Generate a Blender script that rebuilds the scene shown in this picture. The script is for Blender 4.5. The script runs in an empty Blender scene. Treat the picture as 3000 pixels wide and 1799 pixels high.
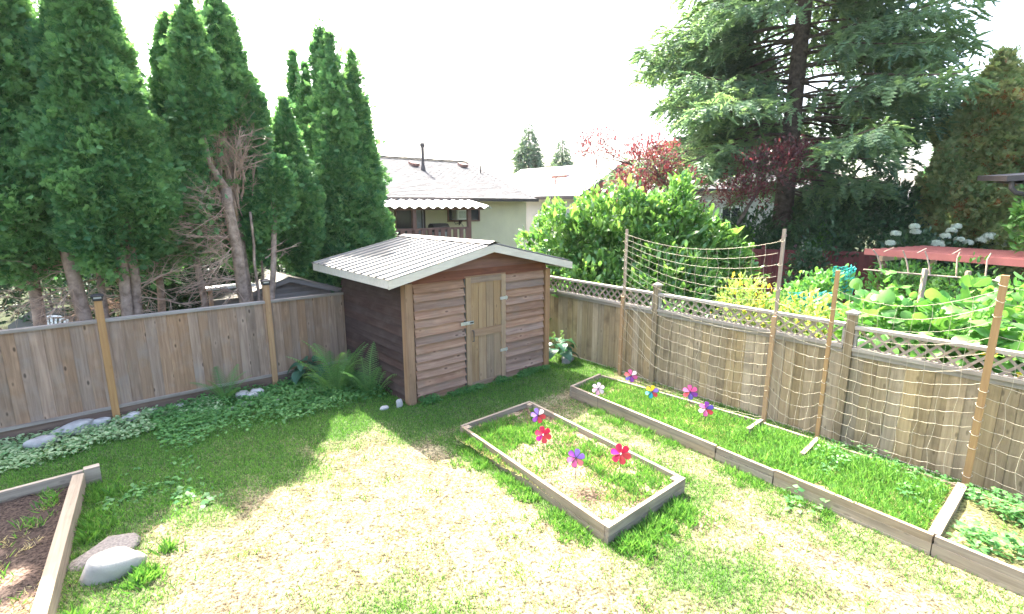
import bpy, math, random
import numpy as np
from mathutils import Vector, Matrix

# ------------------------------------------------------------------ camera, sky, sun, exposure
scene = bpy.context.scene
R = math.radians
CAM_H = 3.1
PITCH = math.atan(296 / 1480.0)
cam_data = bpy.data.cameras.new("camera")
cam_data.sensor_width = 36.0
cam_data.sensor_fit = 'HORIZONTAL'
cam_data.lens = 36.0 * 1480.0 / 3000.0
cam_data.clip_start = 0.05
cam_data.clip_end = 3000.0
cam = bpy.data.objects.new("camera", cam_data)
scene.collection.objects.link(cam)
cam.location = (0, 0, CAM_H)
cam.rotation_euler = (math.pi / 2 - PITCH, 0, 0)
scene.camera = cam

SUN_AZ = R(-31)      # sun stands ahead and to the left of the camera (0 = +Y, clockwise positive)
SUN_EL = R(53)
world = bpy.data.worlds.new("World")
scene.world = world
world.use_nodes = True
wn = world.node_tree
bg = wn.nodes["Background"]
sky = wn.nodes.new("ShaderNodeTexSky")
sky.sky_type = 'NISHITA'
sky.sun_disc = False
sky.sun_elevation = SUN_EL
sky.sun_rotation = SUN_AZ
sky.altitude = 0
sky.air_density = 1.0
sky.dust_density = 6.0
sky.ozone_density = 1.0
wn.links.new(sky.outputs[0], bg.inputs[0])
bg.inputs[1].default_value = 0.15

sun_data = bpy.data.lights.new("sun", 'SUN')
sun_data.energy = 3.7
sun_data.angle = R(0.55)
sun_data.color = (1.0, 0.95, 0.87)
sun = bpy.data.objects.new("sun", sun_data)
scene.collection.objects.link(sun)
sd = Vector((math.sin(SUN_AZ) * math.cos(SUN_EL), math.cos(SUN_AZ) * math.cos(SUN_EL), math.sin(SUN_EL)))
sun.rotation_euler = sd.to_track_quat('Z', 'Y').to_euler()
sun.location = sd * 60

vs = scene.view_settings
vs.view_transform = 'Standard'
vs.look = 'None'
vs.exposure = 2.8
vs.gamma = 1.0
scene.render.resolution_x = 1024
scene.render.resolution_y = 614
scene.render.engine = 'CYCLES'
scene.cycles.max_bounces = 8
scene.cycles.transparent_max_bounces = 8

rng = np.random.default_rng(7)
random.seed(7)
COL = scene.collection

# ------------------------------------------------------------------ yard frame: a along the shed front, b away from the camera
YA = R(41)
E1 = np.array([math.cos(YA), math.sin(YA)])
E2 = np.array([-math.sin(YA), math.cos(YA)])
S0 = np.array([-1.59, 7.55])
def W(a, b, z=0.0):
    p = S0 + a * E1 + b * E2
    return Vector((p[0], p[1], z))

# ------------------------------------------------------------------ helpers
def npmesh(name, V, F, tint=None, smooth=False, col=None):
    V = np.asarray(V, np.float32); F = np.asarray(F, np.int32)
    me = bpy.data.meshes.new(name)
    n, k = F.shape
    me.vertices.add(len(V)); me.vertices.foreach_set("co", V.ravel())
    me.loops.add(n * k); me.loops.foreach_set("vertex_index", F.ravel())
    me.polygons.add(n)
    me.polygons.foreach_set("loop_start", np.arange(0, n * k, k, dtype=np.int32))
    me.polygons.foreach_set("loop_total", np.full(n, k, np.int32))
    if smooth:
        me.polygons.foreach_set("use_smooth", np.ones(n, bool))
    if tint is not None:
        at = me.attributes.new("tint", 'FLOAT', 'POINT')
        at.data.foreach_set("value", np.asarray(tint, np.float32))
    if col is not None:
        at = me.attributes.new("col", 'FLOAT_COLOR', 'POINT')
        c = np.ones((len(V), 4), np.float32); c[:, :3] = col
        at.data.foreach_set("color", c.ravel())
    me.update(calc_edges=True)
    return me

class MB:
    """collects shapes for one mesh"""
    def __init__(s): s.v = []; s.f = []
    def add(s, V, F):
        o = len(s.v); s.v += [tuple(p) for p in V]; s.f += [tuple(i + o for i in f) for f in F]; return s
    def box(s, x0, x1, y0, y1, z0, z1):
        V = [(x, y, z) for z in (z0, z1) for y in (y0, y1) for x in (x0, x1)]
        return s.add(V, [(0, 2, 3, 1), (4, 5, 7, 6), (0, 1, 5, 4), (2, 6, 7, 3), (0, 4, 6, 2), (1, 3, 7, 5)])
    def prism(s, poly, axis, d0, d1):
        n = len(poly)
        def P(p, d):
            return (d, p[0], p[1]) if axis == 'x' else ((p[0], d, p[1]) if axis == 'y' else (p[0], p[1], d))
        V = [P(p, d0) for p in poly] + [P(p, d1) for p in poly]
        F = [tuple(range(n))[::-1], tuple(range(n, 2 * n))] + [(i, (i + 1) % n, n + (i + 1) % n, n + i) for i in range(n)]
        return s.add(V, F)
    def tube(s, pts, r0, r1=None, n=6, cap=True):
        r1 = r0 if r1 is None else r1
        pts = [Vector(p) for p in pts]; m = len(pts); V = []; F = []
        ref = Vector((0.31, 0.17, 0.93))
        for i, p in enumerate(pts):
            d = (pts[min(i + 1, m - 1)] - pts[max(i - 1, 0)])
            if d.length < 1e-9: d = Vector((0, 0, 1))
            d.normalize()
            rf = ref if abs(d.dot(ref)) < 0.95 else Vector((1, 0, 0))
            u = d.cross(rf).normalized(); w = d.cross(u)
            r = r0 + (r1 - r0) * i / (m - 1) if not isinstance(r0, (list, tuple)) else r0[i]
            for k in range(n):
                an = 2 * math.pi * k / n
                V.append(p + u * (math.cos(an) * r) + w * (math.sin(an) * r))
        for i in range(m - 1):
            for k in range(n):
                F.append((i * n + k, i * n + (k + 1) % n, (i + 1) * n + (k + 1) % n, (i + 1) * n + k))
        if cap:
            F.append(tuple(range(n))[::-1]); F.append(tuple(range((m - 1) * n, m * n)))
        return s.add(V, F)
    def mesh(s, name, smooth=False):
        me = bpy.data.meshes.new(name); me.from_pydata([tuple(p) for p in s.v], [], s.f)
        if smooth:
            for p in me.polygons: p.use_smooth = True
        me.update(); return me
    def build(s, name, mat, parent=None, loc=(0, 0, 0), rot=(0, 0, 0), smooth=False):
        return inst(name, s.mesh(name, smooth), mat, parent, loc, rot)

def inst(name, me, mat, parent=None, loc=(0, 0, 0), rot=(0, 0, 0), scale=None):
    o = bpy.data.objects.new(name, me); COL.objects.link(o)
    if mat is not None and me.materials.find(mat.name) < 0:
        if len(me.materials) == 0: me.materials.append(mat)
        else:
            o.material_slots[0].link = 'OBJECT'; o.material_slots[0].material = mat
    o.location = loc; o.rotation_euler = rot
    if scale is not None: o.scale = scale if hasattr(scale, '__len__') else (scale,) * 3
    if parent is not None: o.parent = parent
    return o
def tag(o, label=None, cat=None, group=None, kind=None):
    if label: o["label"] = label
    if cat: o["category"] = cat
    if group: o["group"] = group
    if kind: o["kind"] = kind
    return o
def thing(name, label, cat, loc=(0, 0, 0), rz=0.0, group=None):
    o = bpy.data.objects.new(name, None); COL.objects.link(o)
    o.empty_display_size = 0.2
    o.location = loc; o.rotation_euler = (0, 0, rz)
    return tag(o, label, cat, group)

def vnoise(x, y, seed=0):
    x = np.asarray(x, float); y = np.asarray(y, float)
    xi = np.floor(x).astype(np.int64); yi = np.floor(y).astype(np.int64)
    fx = x - xi; fy = y - yi; fx = fx * fx * (3 - 2 * fx); fy = fy * fy * (3 - 2 * fy)
    def h(i, j):
        n = (i * 374761393 + j * 668265263 + seed * 974711) & 0x7fffffff
        n = ((n ^ (n >> 13)) * 1274126177) & 0x7fffffff
        return ((n ^ (n >> 16)) & 0xffff) / 65535.0
    return (h(xi, yi) * (1 - fx) + h(xi + 1, yi) * fx) * (1 - fy) + (h(xi, yi + 1) * (1 - fx) + h(xi + 1, yi + 1) * fx) * fy
def sstep(e0, e1, x):
    t = np.clip((x - e0) / (e1 - e0), 0, 1); return t * t * (3 - 2 * t)
def nrm(v): return v / np.maximum(np.linalg.norm(v, axis=-1, keepdims=True), 1e-9)

def scatter(TV, TF, P, D, N, S, tint):
    """copies of a leaf template: D = leaf's length axis, N = approximate upper side"""
    TV = np.asarray(TV, float); TF = np.asarray(TF, int)
    D = nrm(D); X = nrm(np.cross(D, N)); Z = np.cross(X, D)
    S = np.asarray(S, float)
    if S.ndim == 1: S = np.repeat(S[:, None], 3, 1)
    V = (P[:, None, :] + X[:, None, :] * (TV[None, :, 0:1] * S[:, None, 0:1]) + D[:, None, :] * (TV[None, :, 1:2] * S[:, None, 1:2])
         + Z[:, None, :] * (TV[None, :, 2:3] * S[:, None, 2:3]))
    n, m = len(P), len(TV)
    F = (TF[None, :, :] + (np.arange(n) * m)[:, None, None]).reshape(-1, TF.shape[1])
    return V.reshape(-1, 3), F, np.repeat(tint, m)
def cat_geo(L):
    o = 0; Vs = []; Fs = []; Ts = []
    for V, F, T in L:
        Vs.append(V); Fs.append(F + o); Ts.append(T); o += len(V)
    return np.concatenate(Vs), np.concatenate(Fs), np.concatenate(Ts)

# ------------------------------------------------------------------ materials
def newmat(name):
    m = bpy.data.materials.new(name); m.use_nodes = True
    nt = m.node_tree; b = nt.nodes["Principled BSDF"]
    return m, nt, b
def N(nt, t, **k):
    n = nt.nodes.new(t)
    for a, v in k.items():
        if isinstance(a, str) and hasattr(n, a): setattr(n, a, v)
    return n
def mixc(nt, fac, c0, c1, mode='MIX'):
    n = nt.nodes.new("ShaderNodeMix"); n.data_type = 'RGBA'; n.blend_type = mode
    def put(i, v):
        if hasattr(v, 'is_output') or isinstance(v, bpy.types.NodeSocket): nt.links.new(v, n.inputs[i])
        elif isinstance(v, (int, float)): n.inputs[i].default_value = v
        else: n.inputs[i].default_value = (*v, 1)
    put(0, fac); put(6, c0); put(7, c1)
    return n.outputs[2]
def math_(nt, op, a, b=None, clamp=False):
    n = nt.nodes.new("ShaderNodeMath"); n.operation = op; n.use_clamp = clamp
    for i, v in enumerate((a, b)):
        if v is None: continue
        if isinstance(v, bpy.types.NodeSocket): nt.links.new(v, n.inputs[i])
        else: n.inputs[i].default_value = v
    return n.outputs[0]
def maprange(nt, v, a, b, c=0.0, d=1.0):
    n = nt.nodes.new("ShaderNodeMapRange"); nt.links.new(v, n.inputs[0])
    for i, x in enumerate((a, b, c, d)): n.inputs[i + 1].default_value = x
    return n.outputs[0]
def objcoord(nt, rand=True):
    tc = nt.nodes.new("ShaderNodeTexCoord")
    if not rand: return tc.outputs["Object"], None
    oi = nt.nodes.new("ShaderNodeObjectInfo")
    ad = nt.nodes.new("ShaderNodeVectorMath"); ad.operation = 'MULTIPLY_ADD'
    cb = nt.nodes.new("ShaderNodeCombineXYZ")
    for i in range(3): nt.links.new(math_(nt, 'MULTIPLY', oi.outputs["Random"], (31.7, 57.3, 43.1)[i]), cb.inputs[i])
    ad.inputs[1].default_value = (1, 1, 1)
    nt.links.new(tc.outputs["Object"], ad.inputs[0]); nt.links.new(cb.outputs[0], ad.inputs[2])
    return ad.outputs[0], oi.outputs["Random"]
def noise(nt, vec, scale, detail=4, rough=0.55, sc3=None, dist=0.0):
    if sc3 is not None:
        mp = nt.nodes.new("ShaderNodeMapping"); mp.inputs["Scale"].default_value = sc3; nt.links.new(vec, mp.inputs[0]); vec = mp.outputs[0]
    n = nt.nodes.new("ShaderNodeTexNoise"); n.inputs["Scale"].default_value = scale; n.inputs["Detail"].default_value = detail
    n.inputs["Roughness"].default_value = rough; n.inputs["Distortion"].default_value = dist
    nt.links.new(vec, n.inputs["Vector"]); return n.outputs["Fac"]
def bump(nt, b, h, strength=0.4, dist=0.01):
    n = nt.nodes.new("ShaderNodeBump"); n.inputs["Strength"].default_value = strength; n.inputs["Distance"].default_value = dist
    nt.links.new(h, n.inputs["Height"]); nt.links.new(n.outputs[0], b.inputs["Normal"])

def wood(name, c_light, c_dark, c_stain=None, axis='z', knots=0.5, var=0.3, stain=0.5, rough=0.85):
    m, nt, b = newmat(name)
    vec, rnd = objcoord(nt)
    long_, ac = 1.3, 26.0
    sc = {'z': (ac, ac, long_), 'x': (long_, ac, ac), 'y': (ac, long_, ac)}[axis]
    g = noise(nt, vec, 1.0, 6, 0.65, sc, 0.6)
    c = mixc(nt, maprange(nt, g, 0.3, 0.72), c_dark, c_light)
    w = noise(nt, vec, 2.3, 4, 0.6)
    if c_stain is None: c_stain = tuple(x * 0.55 for x in c_dark)
    st = math_(nt, 'MULTIPLY', maprange(nt, w, 0.5, 0.75), stain)
    c = mixc(nt, st, c, c_stain)
    if knots > 0:
        kc = {'z': (8.0, 8.0, 3.4), 'x': (3.4, 8.0, 8.0), 'y': (8.0, 3.4, 8.0)}[axis]
        mp = nt.nodes.new("ShaderNodeMapping"); mp.inputs["Scale"].default_value = kc; nt.links.new(vec, mp.inputs[0])
        vo = nt.nodes.new("ShaderNodeTexVoronoi"); vo.inputs["Scale"].default_value = 1.0; vo.inputs["Randomness"].default_value = 1.0
        nt.links.new(mp.outputs[0], vo.inputs["Vector"])
        halo = maprange(nt, vo.outputs["Distance"], 0.38, 0.12)
        c = mixc(nt, math_(nt, 'MULTIPLY', halo, 0.3 * knots), c, tuple(min(1, x * 1.45) for x in c_light))
        kn = maprange(nt, vo.outputs["Distance"], 0.15, 0.07)
        c = mixc(nt, math_(nt, 'MULTIPLY', kn, knots), c, tuple(x * 0.4 for x in c_dark))
    hv = nt.nodes.new("ShaderNodeHueSaturation")
    nt.links.new(math_(nt, 'ADD', math_(nt, 'MULTIPLY', rnd, var), 1.0 - var * 0.5), hv.inputs["Value"])
    r2 = math_(nt, 'FRACT', math_(nt, 'MULTIPLY', rnd, 7.31))
    nt.links.new(math_(nt, 'ADD', math_(nt, 'MULTIPLY', r2, 0.3), 0.82), hv.inputs["Saturation"])
    nt.links.new(c, hv.inputs["Color"]); nt.links.new(hv.outputs[0], b.inputs["Base Color"])
    b.inputs["Roughness"].default_value = rough; b.inputs["Specular IOR Level"].default_value = 0.25
    bump(nt, b, g, 0.5, 0.004)
    return m
def plain(name, c, rough=0.6, var=0.12, scale=6.0, metal=0.0, spec=0.4, bmp=0.0, rnd=False, c2=None):
    m, nt, b = newmat(name)
    vec, rr = objcoord(nt, True)
    n = noise(nt, vec, scale, 5, 0.6)
    cc = mixc(nt, maprange(nt, n, 0.3, 0.7), tuple(x * (1 - var) for x in c) if c2 is None else c2, tuple(min(1, x * (1 + var)) for x in c))
    if rnd:
        hv = nt.nodes.new("ShaderNodeHueSaturation"); nt.links.new(math_(nt, 'ADD', math_(nt, 'MULTIPLY', rr, 0.4), 0.8), hv.inputs["Value"])
        nt.links.new(cc, hv.inputs["Color"]); cc = hv.outputs[0]
    nt.links.new(cc, b.inputs["Base Color"]); b.inputs["Roughness"].default_value = rough
    b.inputs["Metallic"].default_value = metal; b.inputs["Specular IOR Level"].default_value = spec
    if bmp: bump(nt, b, noise(nt, vec, scale * 6, 5, 0.7), bmp, 0.01)
    return m
def leafmat(name, c0, c1, trans=0.4, rough=0.45, spec=0.4, byobj=False, tcol=None, c2=None):
    """leaf: reflects and lets light through; colour varies from leaf to leaf"""
    m, nt, b = newmat(name)
    if byobj:
        f = nt.nodes.new("ShaderNodeObjectInfo").outputs["Random"]
    else:
        at = nt.nodes.new("ShaderNodeAttribute"); at.attribute_name = "tint"; f = at.outputs["Fac"]
    c = mixc(nt, f, c0, c1)
    if c2 is not None:
        c = mixc(nt, maprange(nt, f, 0.86, 0.95), c, c2)
    nt.links.new(c, b.inputs["Base Color"]); b.inputs["Roughness"].default_value = rough; b.inputs["Specular IOR Level"].default_value = spec
    tr = nt.nodes.new("ShaderNodeBsdfTranslucent")
    nt.links.new(mixc(nt, 1.0, c, tcol or (1.25, 1.2, 0.75), 'MULTIPLY'), tr.inputs[0])
    mx = nt.nodes.new("ShaderNodeMixShader"); mx.inputs[0].default_value = trans
    nt.links.new(b.outputs[0], mx.inputs[1]); nt.links.new(tr.outputs[0], mx.inputs[2])
    nt.links.new(mx.outputs[0], nt.nodes["Material Output"].inputs[0])
    return m
def attrmat(name, rough=0.9, trans=0.0, nscale=0.0, namp=0.0, spec=0.2, bmp=0.0):
    m, nt, b = newmat(name)
    at = nt.nodes.new("ShaderNodeAttribute"); at.attribute_name = "col"; c = at.outputs["Color"]
    if nscale:
        vec, _ = objcoord(nt, False); n = noise(nt, vec, nscale, 6, 0.7)
        hv = nt.nodes.new("ShaderNodeHueSaturation"); nt.links.new(maprange(nt, n, 0.38, 0.6, 1 - namp, 1 + namp * 0.25), hv.inputs["Value"])
        nt.links.new(c, hv.inputs["Color"]); c = hv.outputs[0]
        if bmp: bump(nt, b, n, bmp, 0.03)
    nt.links.new(c, b.inputs["Base Color"]); b.inputs["Roughness"].default_value = rough; b.inputs["Specular IOR Level"].default_value = spec
    if trans:
        tr = nt.nodes.new("ShaderNodeBsdfTranslucent"); nt.links.new(mixc(nt, 1.0, c, (1.2, 1.2, 0.8), 'MULTIPLY'), tr.inputs[0])
        mx = nt.nodes.new("ShaderNodeMixShader"); mx.inputs[0].default_value = trans
        nt.links.new(b.outputs[0], mx.inputs[1]); nt.links.new(tr.outputs[0], mx.inputs[2])
        nt.links.new(mx.outputs[0], nt.nodes["Material Output"].inputs[0])
    return m

M = {}
M['fenceL'] = wood("weathered cedar boards", (.36, .24, .16), (.2, .125, .082), (.28, .235, .2), 'z', 0.9, 0.34, 0.6)
M['railL'] = wood("grey rail", (.36, .32, .28), (.22, .18, .15), None, 'x', 0.2, 0.2)
M['kickL'] = wood("kick board", (.2, .14, .11), (.11, .075, .06), None, 'x', 0.3, 0.2)
M['postO'] = wood("orange stained post", (.43, .235, .085), (.3, .15, .05), None, 'z', 0.2, 0.1, 0.15, 0.6)
M['fenceR'] = wood("grey olive fence boards", (.4, .31, .185), (.24, .18, .1), (.12, .088, .055), 'z', 0.6, 0.42, 0.75)
M['railR'] = wood("lattice rail", (.42, .38, .32), (.27, .235, .19), None, 'x', 0.2, 0.25)
M['slatR'] = wood("lattice slat", (.42, .35, .27), (.27, .21, .155), None, 'x', 0.0, 0.3)
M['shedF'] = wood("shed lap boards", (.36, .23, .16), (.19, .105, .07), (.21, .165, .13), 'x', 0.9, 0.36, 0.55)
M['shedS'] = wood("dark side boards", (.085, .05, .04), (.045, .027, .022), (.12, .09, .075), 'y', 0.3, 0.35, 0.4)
M['shedG'] = wood("reddish gable boards", (.23, .1, .065), (.115, .05, .035), (.07, .04, .03), 'x', 0.5, 0.35, 0.4)
M['trim'] = wood("corner trim", (.34, .215, .13), (.22, .13, .075), None, 'z', 0.3, 0.2, 0.3)
M['door'] = wood("door planks", (.35, .24, .135), (.22, .135, .075), None, 'z', 0.6, 0.25, 0.3)
M['doorx'] = wood("door rails", (.32, .22, .14), (.2, .12, .075), None, 'x', 0.4, 0.25, 0.3)
M['fascia'] = wood("painted fascia", (.62, .57, .48), (.5, .45, .37), (.35, .29, .22), 'x', 0.15, 0.1, 0.35, 0.6)
M['bed'] = wood("bed timber", (.36, .29, .205), (.21, .16, .11), (.13, .1, .07), 'x', 0.4, 0.3, 0.5)
M['bedy'] = wood("bed timber end", (.36, .29, .205), (.21, .16, .11), (.13, .1, .07), 'y', 0.4, 0.3, 0.5)
M['stakeO'] = wood("orange stake", (.44, .26, .1), (.33, .18, .065), None, 'z', 0.2, 0.15, 0.2)
M['stakeG'] = wood("pale grey stake", (.42, .33, .25), (.28, .21, .15), None, 'z', 0.2, 0.15, 0.2)
M['roofmetal'] = plain("white painted roof steel", (.185, .172, .146), 0.5, 0.12, 2.0)
M['black'] = plain("black plastic", (.02, .02, .024), 0.35, 0.2)
M['lens'] = plain("clear lamp lens", (.6, .62, .62), 0.2, 0.1)
M['galv'] = plain("galvanised steel", (.55, .56, .56), 0.4, 0.15, 20, 0.7)
M['iron'] = plain("dark iron", (.12, .11, .11), 0.5, 0.2, 20, 0.6)
M['cord'] = plain("cream net cord", (.48, .42, .3), 0.7, 0.08, 10)
M['bark'] = plain("cedar bark", (.33, .25, .195), 0.95, 0.35, 9, 0, 0.1, 1.0, c2=(.17, .12, .09))
M['barkS'] = plain("spruce bark", (.13, .1, .085), 0.95, 0.35, 7, 0, 0.1, 1.0, c2=(.06, .045, .04))
M['twig'] = plain("dead twig", (.4, .29, .22), 0.95, 0.3, 5, 0, 0.1)
M['cedar'] = leafmat("cedar foliage", (.075, .2, .085), (.21, .4, .145), 0.42, 0.55, 0.3, tcol=(1.15, 1.15, .8))
M['cedar2'] = leafmat("browning cedar foliage", (.2, .3, .13), (.42, .42, .2), 0.42, 0.6, 0.25, c2=(.3, .15, .06))
M['spruce'] = leafmat("spruce needles", (.09, .175, .115), (.22, .34, .16), 0.42, 0.5, 0.35)
M['farcon'] = leafmat("far conifer needles", (.11, .19, .14), (.2, .3, .18), 0.35, 0.6, 0.3)
M['laurel'] = leafmat("glossy laurel leaves", (.07, .19, .045), (.22, .4, .1), 0.42, 0.24, 0.8)
M['plum'] = leafmat("purple plum leaves", (.075, .035, .042), (.19, .085, .085), 0.45, 0.35, 0.5, tcol=(1.9, 0.8, 0.85))
M['rhodo'] = leafmat("dark evergreen leaves", (.04, .1, .05), (.095, .19, .08), 0.32, 0.35, 0.5)
M['hedge'] = leafmat("deep green hedge leaves", (.022, .058, .027), (.06, .125, .05), 0.3, 0.5, 0.4)
M['bean'] = leafmat("bean leaves", (.07, .22, .045), (.17, .36, .08), 0.45, 0.45, 0.4)
M['beanobj'] = leafmat("broad bean leaf", (.07, .22, .04), (.19, .38, .09), 0.45, 0.4, 0.45, byobj=True)
M['yellow'] = leafmat("yellowing leaves", (.17, .32, .07), (.4, .46, .14), 0.45, 0.5, 0.3, c2=(.75, .5, .06))
M['squash'] = plain("yellow squash flower", (.8, .5, .03), 0.6, 0.1)
M['fern'] = leafmat("fern frond", (.09, .22, .07), (.19, .37, .11), 0.45, 0.5, 0.3, byobj=True)
M['hosta'] = leafmat("blue green hosta leaf", (.03, .1, .06), (.06, .15, .085), 0.28, 0.4, 0.45, byobj=True)
M['cover'] = leafmat("ground cover leaves", (.055, .18, .055), (.14, .33, .09), 0.4, 0.5, 0.35)
M['variegated'] = leafmat("variegated ground cover", (.12, .28, .1), (.42, .52, .3), 0.32, 0.5, 0.35)
M['straw'] = plain("rock", (.45, .42, .38), 0.9, 0.2, 8, bmp=0.6)
M['rock'] = plain("pale river rock", (.36, .35, .335), 0.9, 0.25, 7, bmp=0.5, rnd=True)
M['whiterock'] = plain("white boulder", (.36, .335, .29), 0.9, 0.12, 6, bmp=0.6)
M['aggregate'] = plain("exposed aggregate stone", (.24, .215, .19), 0.95, 0.45, 45, bmp=1.0)
M['white'] = plain("white plastic", (.8, .8, .78), 0.4, 0.05)
M['petalw'] = leafmat("hydrangea petals", (.55, .62, .52), (.78, .8, .72), 0.3, 0.7, 0.2)
M['stucco'] = plain("cream stucco", (.72, .65, .46), 0.95, 0.07, 1.2, bmp=0.4)
M['stucco2'] = plain("grey stucco", (.5, .48, .45), 0.95, 0.07, 1.2, bmp=0.3)
M['brownp'] = plain("brown paint", (.19, .095, .075), 0.6, 0.12, 3)
M['darkp'] = plain("dark brown gutter", (.075, .06, .055), 0.5, 0.12, 3)
M['redfence'] = plain("barn red fence paint", (.19, .045, .042), 0.75, 0.15, 4, rnd=True)
M['pergred'] = plain("pergola red paint", (.46, .15, .125), 0.65, 0.1, 3)
M['redgable'] = plain("red gable siding", (.26, .07, .055), 0.75, 0.1, 3)
M['tan'] = plain("tan timber", (.4, .27, .16), 0.8, 0.15, 4)
M['awning'] = plain("white awning", (.85, .85, .83), 0.5, 0.03, 3)
M['roofpale'] = plain("pale reflective roof", (.8, .78, .75), 0.75, 0.05, 3)
M['shingle'] = plain("grey shingle", (.088, .087, .088), 0.95, 0.3, 4, bmp=0.4, rnd=True)
M['curtain'] = plain("pale curtain", (.38, .4, .42), 0.9, 0.25, 4)
M['netteal'] = plain("teal garden net", (.03, .42, .38), 0.6, 0.1)
M['greyshed'] = wood("grey shed boards", (.3, .28, .26), (.2, .175, .16), None, 'x', 0.1, 0.2)
M['soil'] = plain("garden soil", (.14, .1, .075), 1.0, 0.4, 22, 0, 0.1, 1.0, c2=(.06, .045, .035))
def glassmat():
    m, nt, b = newmat("dark window glass"); b.inputs["Base Color"].default_value = (.03, .035, .04, 1)
    b.inputs["Roughness"].default_value = 0.06; b.inputs["Specular IOR Level"].default_value = 0.9; return m
M['glass'] = glassmat()
# ------------------------------------------------------------------ ground and lawn
def frame_ab(x, y):
    dx = x - S0[0]; dy = y - S0[1]
    return dx * E1[0] + dy * E1[1], dx * E2[0] + dy * E2[1]
def bedB_front(b): return 2.12 + 0.083 * (b + 1.48)
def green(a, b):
    """share of living grass (1) against straw (0), from the yard position; also raised to deepen the tree shade"""
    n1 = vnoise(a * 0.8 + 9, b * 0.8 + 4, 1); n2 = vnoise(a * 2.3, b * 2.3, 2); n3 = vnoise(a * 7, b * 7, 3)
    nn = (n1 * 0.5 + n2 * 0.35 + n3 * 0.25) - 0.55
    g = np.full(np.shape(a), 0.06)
    g = np.maximum(g, 1.1 * sstep(-1.1, 0.2, b + nn * 1.2) * (a < 0.6))  # living grass on the fence side, greened further to paint in the cedars' shade
    g = np.maximum(g, 1.05 * sstep(-1.5, -2.1, a) * sstep(-1.5, -0.6, b + nn))  # left patch: real grass plus tree shade put into the colour
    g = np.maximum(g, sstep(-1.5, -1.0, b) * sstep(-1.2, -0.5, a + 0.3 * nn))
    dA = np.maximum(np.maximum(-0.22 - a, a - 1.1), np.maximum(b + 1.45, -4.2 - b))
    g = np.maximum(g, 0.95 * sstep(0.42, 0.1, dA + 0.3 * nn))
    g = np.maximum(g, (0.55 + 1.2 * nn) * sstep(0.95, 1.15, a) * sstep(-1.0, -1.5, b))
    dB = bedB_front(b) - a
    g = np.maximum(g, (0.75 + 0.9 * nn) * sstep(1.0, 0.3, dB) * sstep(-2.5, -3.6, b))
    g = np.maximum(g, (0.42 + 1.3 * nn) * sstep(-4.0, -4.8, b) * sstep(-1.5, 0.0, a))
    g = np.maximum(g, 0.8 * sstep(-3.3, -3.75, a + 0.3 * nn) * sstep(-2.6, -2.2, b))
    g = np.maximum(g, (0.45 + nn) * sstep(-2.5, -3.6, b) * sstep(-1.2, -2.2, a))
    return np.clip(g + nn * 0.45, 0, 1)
def lawn_z(a, b):
    return 0.012 * vnoise(a * 1.3, b * 1.3, 11) + 0.014 * vnoise(a * 6, b * 6, 12) + 0.006

gm = plain("earth and rough grass", (.035, .045, .02), 1.0, 0.3, 1.5, 0, 0.1, 0.5, c2=(.025, .028, .014))
G = MB(); G.add([(-900, -60, -0.04), (900, -60, -0.04), (900, 1800, -0.04), (-900, 1800, -0.04)], [(0, 1, 2, 3)])
tag(G.build("ground", gm), "rough earth and grass of the neighbouring gardens", None, None, "structure")

ga = np.arange(-7.2, 3.95, 0.06); gb = np.arange(-9.2, 2.36, 0.06)
A, B = np.meshgrid(ga, gb)
Z = lawn_z(A, B)
P = S0[None, None, :] + A[..., None] * E1 + B[..., None] * E2
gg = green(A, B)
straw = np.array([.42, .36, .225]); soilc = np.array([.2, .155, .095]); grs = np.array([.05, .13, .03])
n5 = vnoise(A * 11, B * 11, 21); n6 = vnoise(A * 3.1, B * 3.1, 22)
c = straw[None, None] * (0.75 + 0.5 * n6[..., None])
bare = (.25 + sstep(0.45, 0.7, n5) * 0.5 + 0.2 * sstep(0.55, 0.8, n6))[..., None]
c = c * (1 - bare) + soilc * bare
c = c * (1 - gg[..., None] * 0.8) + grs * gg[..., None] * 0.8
V = np.concatenate([P, Z[..., None]], -1).reshape(-1, 3)
nb_, na_ = A.shape
I = np.arange(nb_ * na_).reshape(nb_, na_)
F = np.stack([I[:-1, :-1], I[:-1, 1:], I[1:, 1:], I[1:, :-1]], -1).reshape(-1, 4)
lm = attrmat("dry lawn soil", 0.95, 0, 34.0, 0.85, 0.1, 1.0)
tag(inst("lawn", npmesh("lawn", V, F, col=c.reshape(-1, 3), smooth=True), lm), "sun-bleached lawn of the back yard", None, None, "structure")

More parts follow.
